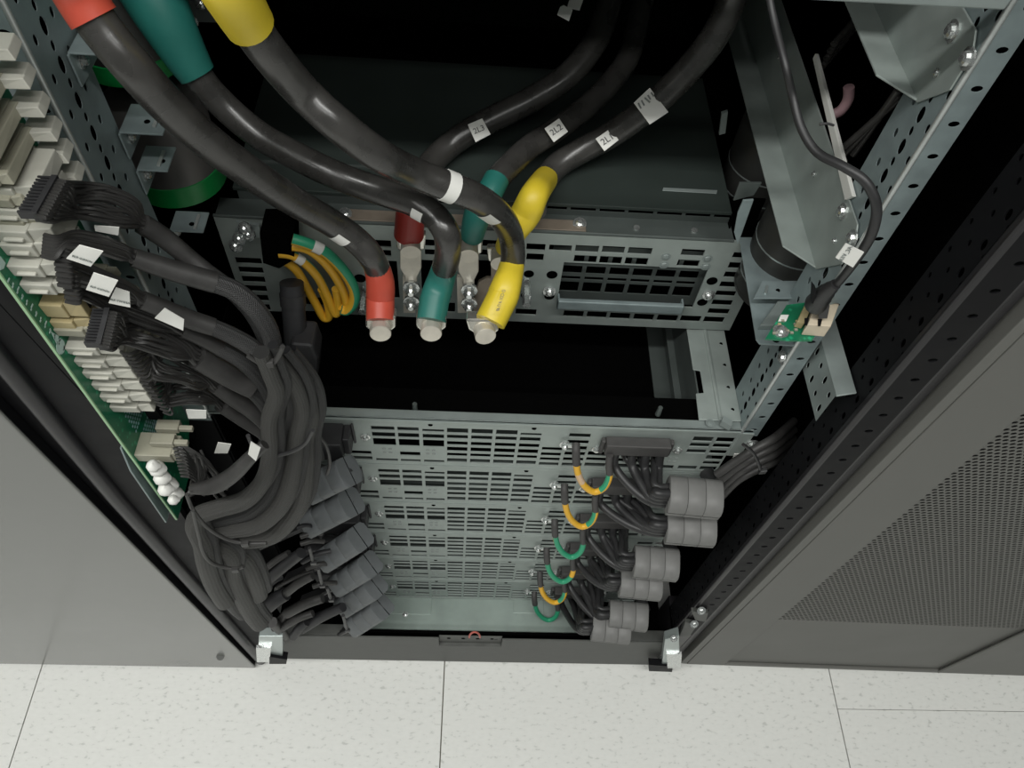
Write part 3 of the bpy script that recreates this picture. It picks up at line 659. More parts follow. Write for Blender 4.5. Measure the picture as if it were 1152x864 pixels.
# ================================================================== UPPER DISTRIBUTION UNIT
YU, ZU0, ZU1 = 0.485, 0.6150, 0.7440
du = thing('distribution_unit', (0.02, YU, ZU0), 'grey slotted distribution unit with handle bar and dark top cover, above the empty slot', 'power unit')
UH = []
def uh(x0, y0, x1, y1, ox=580, oy=230, s=4.114):
    x0, x1, y0, y1 = ox+x0/s, ox+x1/s, oy+y0/s, oy+y1/s
    cu, cv = (x0+x1)/2, (y0+y1)/2
    UH.append((AY(x0, cv, YU)[0], AY(x1, cv, YU)[0], AY(cu, y1, YU)[2], AY(cu, y0, YU)[2]))
for a in ((50, 182, 138, 213), (155, 188, 260, 216), (276, 190, 385, 222), (400, 194, 505, 226), (520, 200, 632, 232), (50, 228, 130, 260), (270, 236, 376, 270), (388, 240, 492, 276), (506, 246, 612, 281), (766, 208, 874, 240), (748, 256, 850, 288),
          (0, 484, 96, 512), (222, 492, 315, 520), (330, 496, 422, 524), (436, 502, 530, 530), (546, 507, 640, 535), (655, 511, 750, 540), (762, 515, 858, 543), (870, 520, 966, 547),
          (1005, 222, 1060, 250), (985, 268, 1055, 298), (965, 312, 1050, 340), (945, 358, 1045, 385), (925, 400, 1020, 425), (908, 442, 1004, 468), (890, 482, 990, 508),
          (205, 282, 862, 466)): uh(*a)
for i in range(7): uh(108+i*26, 432+i*75, 318+i*14, 482+i*75, 250, 230, 7.2)
# centre: rows and tall openings behind the lugs
for x0, x1 in ((413, 440), (478, 512), (534, 566)):
    uh(x0, 270, x1, 278, 0, 0, 1); uh(x0, 281, x1, 288, 0, 0, 1); uh(x0, 340, x1, 351, 0, 0, 1)
for x0, x1 in ((413, 448), (474, 508), (530, 566)): uh(x0, 293, x1, 335, 0, 0, 1)
uh(330, 335, 400, 344, 0, 0, 1); uh(330, 350, 375, 356, 0, 0, 1)
part('front_panel', 'panel_steel', du, lambda m: (plate(m, Yp(YU), -0.223, 0.266, ZU0+0.001, ZU1, UH, 0.0015)))
part('top_ledge', 'panel_dark_steel', du, lambda m: (m.box((-0.223, YU, ZU1-0.0015), (0.231, 0.507, ZU1)), m.tube([(-0.223, YU+0.001, ZU1-0.0006), (0.231, YU+0.001, ZU1-0.0006)], 0.0016, 8)))
part('ledge_strip', 'copper_dull', du, lambda m: m.box((-0.115, YU+0.002, ZU1), (0.0985, 0.500, ZU1+0.0012)), bevel=0.0004)
def uface(m):
    hs = []
    for i in range(-7, 8):
        x0 = 0.1105+i*0.0258; hs.append((x0, x0+0.0225, 0.7500, 0.7540))
    plate(m, Yp(0.507), -0.205, 0.229, ZU1, 0.7560, hs, 0.001)
part('slotted_face', 'panel_dark_steel', du, uface)
part('top_cover', 'cover_steel', du, lambda m: (m.box((-0.208, 0.5065, 0.7560), (0.2285, 1.14, 0.7575)), m.box((-0.208, 0.5062, 0.7540), (0.2285, 0.5072, 0.7575))), bevel=0.0006)
part('cover_slot', 'galvanised_light', du, lambda m: m.prism([AZ(*q, 0.7577) for q in ((746, 211.5), (807, 214.5), (806, 218.5), (745, 215))], (0, 0, 0.0008)), bevel=0.0004)
part('cover_seam', 'panel_dark_steel', du, lambda m: m.box((-0.208, 0.538, 0.7575), (-0.02, 0.541, 0.7590)))
for u, v, n in ((652, 252, 1), (388, 241, 1)): part('screw', 'zinc', du, lambda m: m.screw(AZ(u, v, ZU1+0.001), (0, -0.3, 1), 0.0042, 0.004))
for u, v in ((716, 257), (781, 260)): part('stud', 'zinc', du, lambda m: (m.cyl(AZ(u, v, ZU1), AZ(u, v, ZU1)+Vector((0, 0, 0.0015)), 0.0030)))
# inner slotted plate seen through the big opening
def inner(m):
    hs = []
    x0, x1, z0, z1 = UH[26]
    for i in range(6):
        for j, (a, b) in enumerate(((0.05, 0.30), (0.36, 0.44), (0.52, 0.70), (0.76, 0.95))):
            hs.append((x0+i*(x1-x0)/6+0.002, x0+(i+1)*(x1-x0)/6-0.002, z0+(z1-z0)*a, z0+(z1-z0)*b))
    plate(m, Yp(YU+0.012), x0-0.01, x1+0.012, z0-0.01, z1+0.01, hs, 0.0012)
part('inner_slotted_plate', 'panel_dark_steel', du, inner)
part('inner_plate', 'panel_dark_steel', du, lambda m: m.box((-0.02, YU+0.012, 0.7300), (0.22, YU+0.0135, 0.7415)))
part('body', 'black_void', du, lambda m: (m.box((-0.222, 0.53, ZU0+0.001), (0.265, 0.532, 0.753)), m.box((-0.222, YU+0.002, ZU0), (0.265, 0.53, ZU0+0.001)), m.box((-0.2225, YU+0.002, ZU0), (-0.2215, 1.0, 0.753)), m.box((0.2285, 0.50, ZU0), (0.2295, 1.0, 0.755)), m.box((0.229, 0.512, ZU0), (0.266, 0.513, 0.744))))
def bar(m):
    a, b = AY(627, 342, 0.476), AY(768, 349, 0.476)
    m.box((a[0], 0.474, a[2]-0.006), (b[0], 0.479, a[2]+0.006)); m.box((a[0], 0.474, a[2]-0.006), (a[0]+0.002, YU, a[2]+0.006)); m.box((b[0]-0.002, 0.474, a[2]-0.006), (b[0], YU, a[2]+0.006))
part('handle_bar', 'galvanised', du, bar, bevel=0.001)
def chole(u, v, r, y=YU): part('round_hole', 'black_void', du, lambda m: m.cyl(AY(u, v, y)+Vector((0, -0.0004, 0)), AY(u, v, y)+Vector((0, 0.0005, 0)), r, n=18))
for u, v, r in ((621, 309, 0.0052), (595, 308, 0.0048), (618, 333, 0.0050), (801, 316, 0.0052), (790, 340, 0.0050), (405, 313, 0.0056), (591, 332, 0.0044)): chole(u, v, r)
for u, v in ((749, 289), (747, 298), (796, 291), (794, 300)): part('small_screw', 'galvanised_light', du, lambda m: m.screw(AY(u, v, YU), (0, -1, 0), 0.0032, 0.0012))
for u, v in ((618, 327), (797, 331)): part('small_screw', 'zinc', du, lambda m: m.screw(AY(u, v, YU), (0, -1, 0.3), 0.0042, 0.006))
for u, v in ((592, 322), (411, 330)):
    part('standoff', 'zinc', du, lambda m: m.cyl(AY(u, v-6, YU), AY(u, v-6, YU)+Vector((0, -0.030, 0)), 0.0040, n=6))
# tin plated bus bars and lugs of the rear row
def palm(parent, cx, cy, y, sc=1.0, m='tin_dull'):
    """flat lug hanging down from a crimp collar: collar sides, slanted disc, broad palm, narrow tongue"""
    def q(du_, dv, dy=0): return AY(cx+du_*sc, cy+dv*sc, y+dy)
    o = part('lug', 'tin', parent, lambda mb: mb.prism([q(-17, -12, 0.004), q(17, -12, 0.004), q(16, 4, 0.002), q(11, 7, 0), q(-11, 7, 0), q(-16, 3, 0.002)], (0, 0.006, 0)), bevel=0.0012)
    part('crimp_disc', 'tin_dull', o, lambda mb: mb.cyl(q(0, -5, 0.002), q(0, 8, -0.010), 0.0082, 0.0084, n=22))
    part('palm', m, o, lambda mb: mb.prism([q(-12, 6), q(12, 6), q(12, 26), q(7, 36), q(7, 52), q(-6, 52), q(-6, 36), q(-12, 26)], (0, 0.003, 0)), bevel=0.0006)
    for dv in (46, 62): part('bolt', 'zinc', o, lambda mb: (mb.screw(q(1, dv, -0.001), (0, -1, 0.1), 0.0050, 0.011), mb.cyl(q(1, dv, 0.0), q(1, dv, 0.0)+Vector((0, -0.004, 0)), 0.0075, n=6)))
    return o
# ================================================================== BIG POWER CABLES
DIA = 0.022
RC = {}
def power_cable(label, pts, dia=DIA, m='cable_rubber'):
    P = path_w(pts, dia); RC[len(RC)] = dia/2; t = thing('power_cable', P[-1], label, 'cable', 'thick power cables with coloured boots')
    part('cable', m, t, lambda mb: mb.tube(P, dia/2, 22), smooth=True)
    return t, P
def boot_end(t, P, i0, ws, end, m, lump=None):   # sleeve that starts along the cable itself, widths in px, ends at (u, v)
    dl = depth(P[-1]); seg = list(P[i0:]); seg = seg[::2]+[AD(end[0], end[1], dl-0.002)]; n = len(seg)
    R = []
    for i, p in enumerate(seg):
        x = i/(n-1)*(len(ws)-1); k = min(int(x), len(ws)-2); wd = ws[k]+(ws[k+1]-ws[k])*(x-k); R.append(0.5*wd*depth(p)/F)
    part('heat_shrink_boot', m, t, lambda mb: mb.tube(seg, R, 22, lump=lump), smooth=True)
    return seg[-1][1]
def boot(t, pts, m, lump=None):                # (u, v, Y, width)
    P, R = path_yw(pts, 5); part('heat_shrink_boot', m, t, lambda mb: mb.tube(P, R, 22, lump=lump), smooth=True)
def boot_along(t, P, i0, i1, r0, r1, m):
    seg = P[i0:i1+1]; n = len(seg); q = RC[len(RC)-1]/0.011; r0 *= q; r1 *= q; part('heat_shrink_boot', m, t, lambda mb: mb.tube(seg, [r0+(r1-r0)*i/(n-1) for i in range(n)], 22), smooth=True)
def band(t, P, i0, i1, name='marker_band', m='paper', r=None):
    seg = [P[i] for i in range(i0, i1+1)]; part(name, m, t, lambda mb: mb.tube(seg, (r or RC[len(RC)-1])+0.0006, 22), smooth=True)
def patch(t, P, u, v, k):
    i = min(range(2, len(P)-3), key=lambda i: (AD(u, v, depth(P[i]))-P[i]).length); r = RC[len(RC)-1]+0.0005; vs = []; n = 8
    for j in range(4):
        c = P[i-1]+(P[i+2]-P[i-1])*(j/3); tg = (P[i+2]-P[i-1]).normalized(); e1 = CAM-c; e1 = (e1-tg*e1.dot(tg)).normalized(); e2 = tg.cross(e1)
        down = Vector((-XR[1], -YR[1], -ZR[1]))*-1
        if e2.dot(down) < 0: e2 = -e2
        for q in range(n): a = math.radians(22+68*q/(n-1)); vs.append(c+(e1*math.cos(a)+e2*math.sin(a))*r)
    part('marker_tag', 'paper', t, lambda m: m.add(vs, [(j*n+q, j*n+q+1, (j+1)*n+q+1, (j+1)*n+q) for j in range(3) for q in range(n-1)]), smooth=True)
def head(t, cu, cv, y, sc=1.0, tilt=0):
    """front lug: collar with two cheeks, round bolt head facing the viewer"""
    def q(a, b, dy=0): return AY(cu+a*sc+b*tilt, cv+b*sc, y+dy)
    o = part('lug', 'tin', t, lambda mb: mb.prism([q(-17, -14, 0.004), q(17, -14, 0.004), q(17, -2, 0.001), q(11, 2, 0), q(-11, 2, 0), q(-17, -3, 0.001)], (0, 0.010, 0)), bevel=0.0015)
    part('bolt_head', 'tin_dull', o, lambda mb: mb.cyl(q(0, -7, 0.006), q(0, 5, -0.006), 0.0082, 0.0085, n=24), bevel=0.0006)
# front row: red, teal, yellow
tA, PA = power_cable('thick black cable with red boots, front row, leftmost', [(58, -62, 52), (84, -14, 49), (111, 28, 47.5), (150, 76, 46), (190, 120, 43), (235, 160, 40), (285, 197, 37), (330, 226, 34), (372, 250, 31.5), (398, 268, 30.5), (415, 285, 30), (424, 301, 29), (428, 318, 28.5), (428, 336, 28)], 0.0198)
boot_along(tA, PA, 0, 11, 0.0125, 0.0128, 'shrink_red')
ya = PA[-3][1]
ya = boot_end(tA, PA, 66, [29, 31, 32, 32, 31.5], (428, 361), 'shrink_red', 0.012)
head(tA, 428, 371, ya-0.004)
patch(tA, PA, 378, 262, 3)
tB, PB = power_cable('thick black cable with teal boots, front row, in the middle', [(150, -52, 36), (184, 18, 35), (222, 84, 33.5), (252, 119, 32.5), (290, 151, 32), (330, 174, 32), (380, 198, 32), (430, 216, 31.5), (465, 228, 31), (488, 242, 31), (502, 262, 31), (504, 283, 30), (499, 305, 28.5), (493, 324, 28), (488, 340, 28)], 0.0198)
boot_along(tB, PB, 0, 12, 0.0260, 0.0136, 'shrink_teal')
yb = PB[-3][1]
yb = boot_end(tB, PB, 71, [29, 31, 33, 34, 33], (485, 361), 'shrink_teal', 0.012)
head(tB, 485, 371, yb-0.004)
patch(tB, PB, 470, 236, 3)
tC, PC = power_cable('thick black cable with yellow boots, front row, rightmost', [(222, -78, 52), (250, -25, 50), (281, 28, 46), (305, 62, 44), (340, 103, 41), (380, 140, 40), (425, 174, 38), (465, 194, 35), (505, 210, 34), (535, 222, 33), (560, 240, 31), (573, 260, 29), (577, 281, 28), (576, 299, 27.5), (571, 318, 28), (566, 334, 28)], 0.0198)
boot_along(tC, PC, 0, 12, 0.0165, 0.0135, 'shrink_yellow')
yc = PC[-4][1]
yc = boot_end(tC, PC, 78, [28.5, 31, 34, 36, 35], (552, 362), 'shrink_yellow', 0.03)
head(tC, 545, 374, yc-0.004, 1.0, 0.3)
band(tC, PC, 47, 49); patch(tC, PC, 543, 235, 3)
text_mesh('print', 'O CO1 V-U 90', AY(563, 338, yc)+(CAM-AY(563, 338, yc)).normalized()*0.0135, AY(557, 360, yc)-AY(572, 312, yc), Vector((0.9, 0.1, 0.3)), 0.0040, 'tan_plastic', tC)
# rear row
tD, PD = power_cable('black cable tagged 2L3 dropping into the red rear boot', [(692, -60, 28.5), (690, -30, 28.5), (683, 10, 28.5), (670, 46, 28.5), (640, 84, 28.5), (600, 111, 28.5), (560, 131, 28.5), (530, 147, 28.5), (503, 166, 28.5), (480, 190, 29), (466, 215, 30), (461, 236, 30)], 0.0225)
yd = 0.462
boot(tD, [(462, 228, yd, 31), (461, 248, yd, 33), (460, 264, yd, 34)], 'shrink_red_dark')
tE, PE = power_cable('black cable tagged 2L2 dropping into the teal rear boot', [(740, -60, 25), (731, -30, 25), (720, 10, 25.5), (706, 66, 25.5), (668, 113, 26), (627, 145, 26.5), (595, 166, 27), (570, 190, 28), (553, 210, 28.5), (543, 228, 29)], 0.0208)
boot_along(tE, PE, 0, 7, 0.0128, 0.0128, 'shrink_teal')
ye = 0.462
boot(tE, [(559, 201, PE[-8][1]-0.004, 29), (549, 220, 0.470, 30), (537, 242, ye, 31), (531, 266, ye, 26)], 'shrink_teal')
tF, PF = power_cable('black cable tagged 2L1 dropping into the yellow rear boot', [(838, -60, 34), (832, -30, 34), (821, 5, 33), (803, 42, 32), (773, 80, 31), (735, 117, 30), (690, 150, 29), (655, 169, 28.5), (625, 188, 28.5), (606, 214, 29), (600, 236, 30)], 0.0225)
yg = 0.458
boot(tF, [(613, 202, PF[-10][1]-0.004, 29), (602, 218, 0.472, 32), (592, 240, 0.464, 35), (580, 258, yg, 31), (569, 280, yg, 25)], 'shrink_yellow', 0.02)
palm(tD, 462, 276, yd-0.004); palm(tE, 527, 281, ye-0.004, 0.95); palm(tF, 563, 290, yg, 0.9, 'copper_dull')
part('bus_bar', 'copper_dull', du, lambda m: m.prism([AY(*q, 0.462) for q in ((538, 318), (548, 313), (556, 314), (560, 322), (558, 344), (552, 360), (531, 356), (533, 336))], (0, 0.004, 0)), bevel=0.001)
for nm, ax in (('bus_bar', 459), ('bus_bar', 520)):
    part(nm, 'tin_dull', du, lambda m: m.prism([AY(*q, 0.463) for q in ((ax-6, 312), (ax+8, 312), (ax+8, 352), (ax-5, 352))], (0, 0.004, 0)))
# tags
def flag(t, txt, quad, zc, off=0.0016):
    c = [AD(u, v, zc) for u, v in quad]
    n = (c[1]-c[0]).cross(c[3]-c[0]).normalized()
    if n.dot(CAM-c[0]) < 0: n = -n
    o = part('marker_tag', 'paper', t, lambda m: m.prism([p for p in c], -n*0.0008), bevel=0.0002)
    cc = (c[0]+c[1]+c[2]+c[3])/4
    if txt: text_mesh('tag_print', txt, cc+n*0.0004, c[1]-c[0], c[0]-c[3], (c[1]-c[0]).length*0.50, 'ink', o)
    return o
def nearz(P, u, v, r):
    best = min(P, key=lambda p: (AD(u, v, depth(p))-p).length); return depth(best)-r-0.0012
zD = nearz(PD, 539, 147, 0.01125); zE = nearz(PE, 626, 146, 0.0104)-0.008; zF = nearz(PF, 683, 157, 0.01125)
flag(tD, '2L3', ((526, 140), (542.5, 133), (552, 151), (535, 160)), zD)
flag(tE, '2L2', ((612.5, 144.5), (629, 133), (639, 148), (623, 160)), zE)
flag(tF, '2L1', ((670, 156), (687.5, 144), (696, 157.5), (680, 170)), zF)
o = flag(tF, '', ((713, 115.5), (731, 98.5), (752, 126), (731, 140)), nearz(PF, 732, 119, 0.0118))
for i in range(5):
    a = AD(718+i*3.6, 116-i*3.0, nearz(PF, 732, 119, 0.0128)); b = AD(721+i*3.6+(3 if i == 2 else 0), 122-i*3.4, nearz(PF, 732, 119, 0.0128))
    part('tag_print', 'ink_faint', o, lambda m: m.tube([a, b], 0.0007, 5))
# loose white tag hanging at the top
t = thing('white_cable_tag', AD(640, 12, 0.62), 'folded white paper tag hanging in the dark at the top', 'tag')
part('tag_sheet', 'paper', t, lambda m: m.prism([AD(*q, 0.62) for q in ((640, 2), (658, -6), (652, 12), (638, 9))], (0, 0.0006, 0.0006)))
part('tag_fold', 'paper', t, lambda m: m.prism([AD(*q, 0.61) for q in ((630, 9), (634, 7), (644, 12), (640, 24), (627, 17))], (0, 0.0006, 0.0006)))
# yellow-green earth cables looping from a black block
for i, (pts, gr, nm) in enumerate(((((314, 292), (324, 296), (335, 306), (346, 325), (357, 345), (364, 357), (370, 356), (369, 342), (362, 325)), 0.80, 'lowest loop'),
        (((314, 285), (328, 287), (343, 296), (357, 311), (368, 332), (374, 347), (378, 353), (381, 345), (378, 325)), 0.0, 'second loop from below'),
        (((329, 277), (345, 280), (360, 290), (374, 306), (385, 325), (390, 340), (389, 348), (384, 345)), 0.0, 'second loop from above'),
        (((329, 269), (346, 274), (365, 283), (382, 299), (394, 316), (399, 330), (397, 342), (390, 349), (384, 348)), 0.5, 'outermost loop')) if True else ()):
    lb = ['yellow earth cable with green underside, lowest loop of the four beside the red boot', 'yellow earth cable with a small tag, second loop from below beside the red boot', 'plain yellow earth cable, second loop from above beside the red boot', 'half green half yellow earth cable, outermost loop beside the red boot'][i]
    P = path_y([(u, v, 0.462-0.004*i) for u, v in pts], 6)
    t = thing('earth_cable', P[0], lb, 'cable', 'yellow and green earth cables')
    def st(f, c, i=i): return 1 if (i == 3 and (0.45 < c < 0.97)) or (i == 0 and 0.30 < c < 0.5 and f > 0.4) or (i == 1 and 0.55 < c < 0.7) else 0
    part('cable', ['wire_yellow', 'wire_green'], t, lambda m: m.tube(P, 0.0040 if i != 3 else 0.0048, 16, stripe=st), smooth=True)
    if i in (1, 3): part('cable_tag', 'white_plastic', t, lambda m: m.tube(P[8:12], 0.0044 if i == 1 else 0.0052, 14), smooth=True)
bk = thing('terminal_block', AY(300, 280, 0.47), 'black terminal block holding the yellow earth cables, with bright screws at its left', 'terminal block')
part('block_body', 'black_void', bk, lambda m: (m.box((-0.175, 0.452, 0.826-0.012), (-0.135, 0.484, 0.842-0.012)) if False else m.prism([AY(*q, 0.455) for q in ((292, 262), (330, 262), (331, 292), (314, 302), (296, 296))], (0, 0.028, 0))))
part('block_screw', 'zinc', bk, lambda m: [m.screw(AY(u, v, 0.468), (-0.3, -1, 0.5), 0.0042, 0.006) for u, v in ((276, 257), (280, 263), (270, 268), (266, 276))], stuff=True)
part('block_foot', 'galvanised_light', bk, lambda m: m.prism([AY(*q, 0.472) for q in ((266, 250), (292, 254), (293, 268), (264, 266))], (0, 0.003, 0)))
# dark plug with upright black tube left of the slot
t = thing('dark_coupler', AY(332, 360, 0.44), 'dark upright black coupler tube with boxy foot, behind the braided bundle', 'connector')
part('tube', 'plug_black', t, lambda m: m.tube(path_y([(328, 318, 0.450), (330, 345, 0.440), (333, 385, 0.425)]), 0.0105, 14), smooth=True)
part('tube_collar', 'cable_rubber_matt', t, lambda m: m.tube([AY(329, 330, 0.446), AY(330, 343, 0.441)], 0.0115, 14), smooth=True)
part('foot', 'plug_black', t, lambda m: m.prism([AY(*q, 0.41) for q in ((326, 388), (352, 390), (358, 405), (356, 432), (345, 440), (322, 436))], (0, 0.03, 0)), bevel=0.003)
# ================================================================== CANISTERS behind the rails
def canister(x, y, z0, z1, r, lbl, mt, green, rings=()):
    t = thing('canister', (x, y, z0), lbl, 'canister')
    part('shell', mt, t, lambda m: m.tube([(x, y, z0+0.004), (x, y, z0+0.0045), (x, y, z1-0.003), (x, y, z1)], [r, r, r, r-0.003], 36), smooth=True)
    if green: part('green_label', 'label_green', t, lambda m: m.tube([(x, y, z0), (x, y, z0+0.0005), (x, y, z0+green), (x, y, z0+green+0.0005)], [r-0.002, r+0.0008, r+0.0008, r], 36), smooth=True)
    else: part('rim', mt, t, lambda m: m.tube([(x, y, z0), (x, y, z0+0.0005), (x, y, z0+0.004)], [r-0.002, r+0.0004, r+0.0004], 36), smooth=True)
    for q in rings: part('seam_ring', 'clear_silver', t, lambda m: m.tube([(x, y, q), (x, y, q+0.0012)], r+0.0005, 36), smooth=True)
    return t
canister(-0.246, 0.500, 0.772, 0.850, 0.037, 'grey upright canister with bright green band, behind the left perforated rail', 'canister_grey', 0.019)
canister(-0.246, 0.500, 0.884, 0.985, 0.037, 'dark upright canister with a thin green rim, higher up behind the left rail', 'canister_dark', 0.014)
canister(0.278, 0.472, 0.700, 0.795, 0.0350, 'dark ribbed upright canister behind the small circuit board, nearer of two', 'canister_dark', 0, (0.720, 0.740, 0.762))
canister(0.277, 0.585, 0.700, 0.795, 0.0365, 'black ribbed upright canister in shade behind the sloping support rail, farther of two', 'canister_dark', 0, (0.725, 0.750))
part('canister_strap', 'panel_dark_steel', cab, lambda m: m.prism([AY(*q, 0.47) for q in ((832, 206), (857, 206), (848, 220), (825, 226))], (0, 0.002, 0)), bevel=0.0004)
part('canister_strap', 'galvanised', cab, lambda m: m.prism([AY(*q, 0.462) for q in ((836, 226), (848, 225), (830, 276), (826, 262), (830, 240))], (0, 0.002, 0)), bevel=0.0004)
part('clip', 'panel_dark_steel', cab, lambda m: m.prism([AY(*q, 0.52) for q in ((812, 128), (819, 126), (816, 150), (809, 152))], (0, 0.003, 0)))

part('cross_plate', 'panel_dark_steel', cab, lambda m: m.prism([AY(*q, 0.56) for q in ((186, -30), (236, -30), (262, 26), (203, 25))], (0, 0.003, 0)), bevel=0.0006)
for u, v in ((217, 24), (234, 4), (226, 4)): part('screw', 'zinc', cab, lambda m: m.screw(AY(u, v, 0.559), (0, -1, 0.2), 0.0030, 0.004))
# ================================================================== LEFT CIRCUIT BOARD
XB = -0.2555; YB = 0.2825
pcb = thing('circuit_board', (XB, 0.32, 0.567), 'long upright green circuit board with cream connectors, left of the cabinet opening', 'circuit board')
part('board', 'pcb_green', pcb, lambda m: m.prism([(XB, YB, 0.567), (XB, YB, 1.15), (XB, 0.366, 1.15), (XB, 0.366, 0.60), (XB, 0.325, 0.567)], (-0.0016, 0, 0)))
part('board_edge', 'pcb_edge', pcb, lambda m: m.box((XB-0.0019, YB-0.0012, 0.567), (XB-0.0001, YB, 1.15)))
def carrier(m):
    m.prism([(XB-0.006, 0.2760, 0.575), (XB-0.006, 0.2790, 0.668), (XB-0.006, 0.2850, 0.695), (XB-0.006, 0.330, 0.695), (XB-0.006, 0.330, 0.575)], (-0.0012, 0, 0))
    m.tube([(XB-0.0066, 0.2758, 0.575), (XB-0.0066, 0.2788, 0.668), (XB-0.0066, 0.2848, 0.695)], 0.0008, 6); m.tube([(XB-0.0066, 0.2758, 0.575), (XB-0.0066, 0.330, 0.575)], 0.0008, 6)
part('carrier_plate', 'galvanised', pcb, carrier)
def dots(m):
    for (u0, v0), nx_, ny_ in (((137, 462), 7, 9), ((160, 487), 6, 9), ((172, 478), 3, 5)):
        b = AX(u0, v0, XB)
        for i in range(nx_):
            for j in range(ny_):
                p = b+Vector((0, 0.0035*i+(0.0017 if j % 2 else 0), -0.0038*j))
                m.add([p+Vector((0.0004, 0.0014*math.cos(a), 0.0014*math.sin(a))) for a in (0, 1.05, 2.09, 3.14, 4.19, 5.24)], [(0, 1, 2, 3, 4, 5)])
part('solder_points', 'solder', pcb, dots, stuff=True)
def mark(pts): part('silkscreen_mark', 'silkscreen', pcb, lambda m: m.prism([AX(u, v, XB+0.0003) for u, v in pts], (0.0002, 0, 0)))
mark(((57, 373), (66, 378), (64, 388)))
mark([(68+5*math.cos(a*0.628), 390+9*math.sin(a*0.628)) for a in range(10)])
mark(((0, 288), (6, 296), (4, 302), (0, 304)))
for i in range(26):
    q = AX(9+i*2.6+3*(i % 2), 318+i*3.2, XB+0.0003); part('silkscreen_mark', 'silkscreen', pcb, lambda m: m.box(q, q+Vector((0.0002, 0.0014 if i % 3 else 0.0028, 0.0011))))
def conn(y0, z0, y1, x1=-0.236, x2=-0.2225, th=0.0082, m='cream', slots=0, plug=True):
    def f(mb):
        mb.hexa([(XB, y0, z0), (x1, y0, z0), (x1, y1, z0), (XB, y1, z0), (XB, y0-0.001, z0+th), (x1, y0-0.001, z0+th), (x1, y1, z0+th), (XB, y1, z0+th)])
        if slots: mb.box((XB+0.004, y0-0.0026, z0+th*0.35), (x1-0.003, y0, z0+th*0.55))
    o = part('connector', m, pcb, f, bevel=0.0007)
    if plug:
        part('plug', m, o, lambda mb: mb.hexa([(x1, y0+0.001, z0+0.0006), (x2, y0+0.001, z0+0.0006), (x2-0.001, y1-0.002, z0+0.0006), (x1, y1-0.002, z0+0.0006), (x1, y0+0.001, z0+th), (x2-0.002, y0+0.0030, z0+th), (x2-0.002, y1-0.002, z0+th), (x1, y1-0.002, z0+th)]), bevel=0.0006)
    return o
for (u, v) in ((80, 399), (90, 413), (99, 426), (109, 439), (118, 452)):
    q = AX(u, v, XB+0.001); conn(q[1], q[2], 0.345, th=0.0080, m='cream_white', slots=1)
q = AX(144, 462, -0.2450); conn(q[1]-0.001, q[2]-0.001, q[1]+0.02, x1=-0.236, x2=-0.226, m='cream_white')
for i, z in enumerate((0.9950, 0.9792, 0.9624, 0.9471, 0.9323, 0.9163)):
    y0 = 0.300; o = conn(y0, z-0.004, 0.342, x1=-0.2400, x2=-0.2335, th=0.0065, m='cream')
    part('latch', 'cream_white', o, lambda mb: mb.hexa([(-0.2400, 0.3335, z-0.003), (-0.2225, 0.3345, z-0.003), (-0.2245, 0.350, z-0.003), (-0.2400, 0.350, z-0.003), (-0.2400, 0.334, z+0.0020), (-0.2250, 0.3365, z+0.0020), (-0.2265, 0.350, z+0.0020), (-0.2400, 0.350, z+0.0020)]), bevel=0.0005)
for (u, v, mm, ln) in ((-14, 226, 'cream_white', 0), (-4, 249, 'cream_white', 0), (3, 273, 'cream_white', 0), (10, 288, 'cream_white', 0), (18, 311, 'cream_white', 0), (32, 331, 'cream_white', 0)):
    q = AX(u, v, XB+0.001); conn(q[1], q[2], q[1]+0.034, x1=-0.238, x2=-0.2245, th=0.0095, m=mm, slots=1)
for (u, v) in ((55, 357), (67, 375)):
    q = AX(u, v, XB+0.001); o = conn(q[1], q[2], q[1]+0.028, x1=-0.242, x2=-0.2310, th=0.0125, m='tan_plastic')
    part('socket_mouth', 'black_paint', o, lambda mb: mb.box((-0.2312, q[1]+0.006, q[2]+0.003), (-0.2305, q[1]+0.013, q[2]+0.009)))
q = AX(80, 394, -0.2500); o = conn(q[1]+0.004, q[2]+0.009, 0.345, x1=-0.2380, x2=-0.230, th=0.0075, m='cream')
for (u, v) in ((178, 487), (172, 503)):
    q = AX(u, v, -0.2420)
    o = part('connector', 'cream', pcb, lambda m: m.box((-0.2430, q[1], q[2]), (-0.2255, q[1]+0.009, q[2]+0.0062)), bevel=0.0006)
    part('plug', 'cream', o, lambda m: m.box((-0.2255, q[1]+0.001, q[2]+0.0008), (-0.2150, q[1]+0.005, q[2]+0.0052)), bevel=0.0006)
q = AX(182, 520, -0.238); conn(q[1], q[2], q[1]+0.020, x1=-0.228, x2=-0.222, th=0.012, m='cream')
def blob(m):
    for (u, v, r) in ((177, 527, 0.0065), (172, 524, 0.005), (182, 537, 0.0065), (190, 545, 0.0070), (198, 555, 0.0060), (186, 550, 0.006), (195, 562, 0.0045)):
        c = AX(u, v, -0.238); m.tube([c+Vector((-r*0.9, 0, 0.001)), c+Vector((-r*0.5, 0, 0)), c, c+Vector((r*0.5, 0, -0.001)), c+Vector((r*0.9, 0, 0))], [r*0.4, r*0.9, r, r*0.85, r*0.4], 12)
part('white_sealant', 'paper', pcb, blob, smooth=True, stuff=True)
part('pin_header', 'black_paint', pcb, lambda m: m.box(AX(168, 472, -0.25), AX(168, 472, -0.25)+Vector((0.010, 0.008, 0.020))))

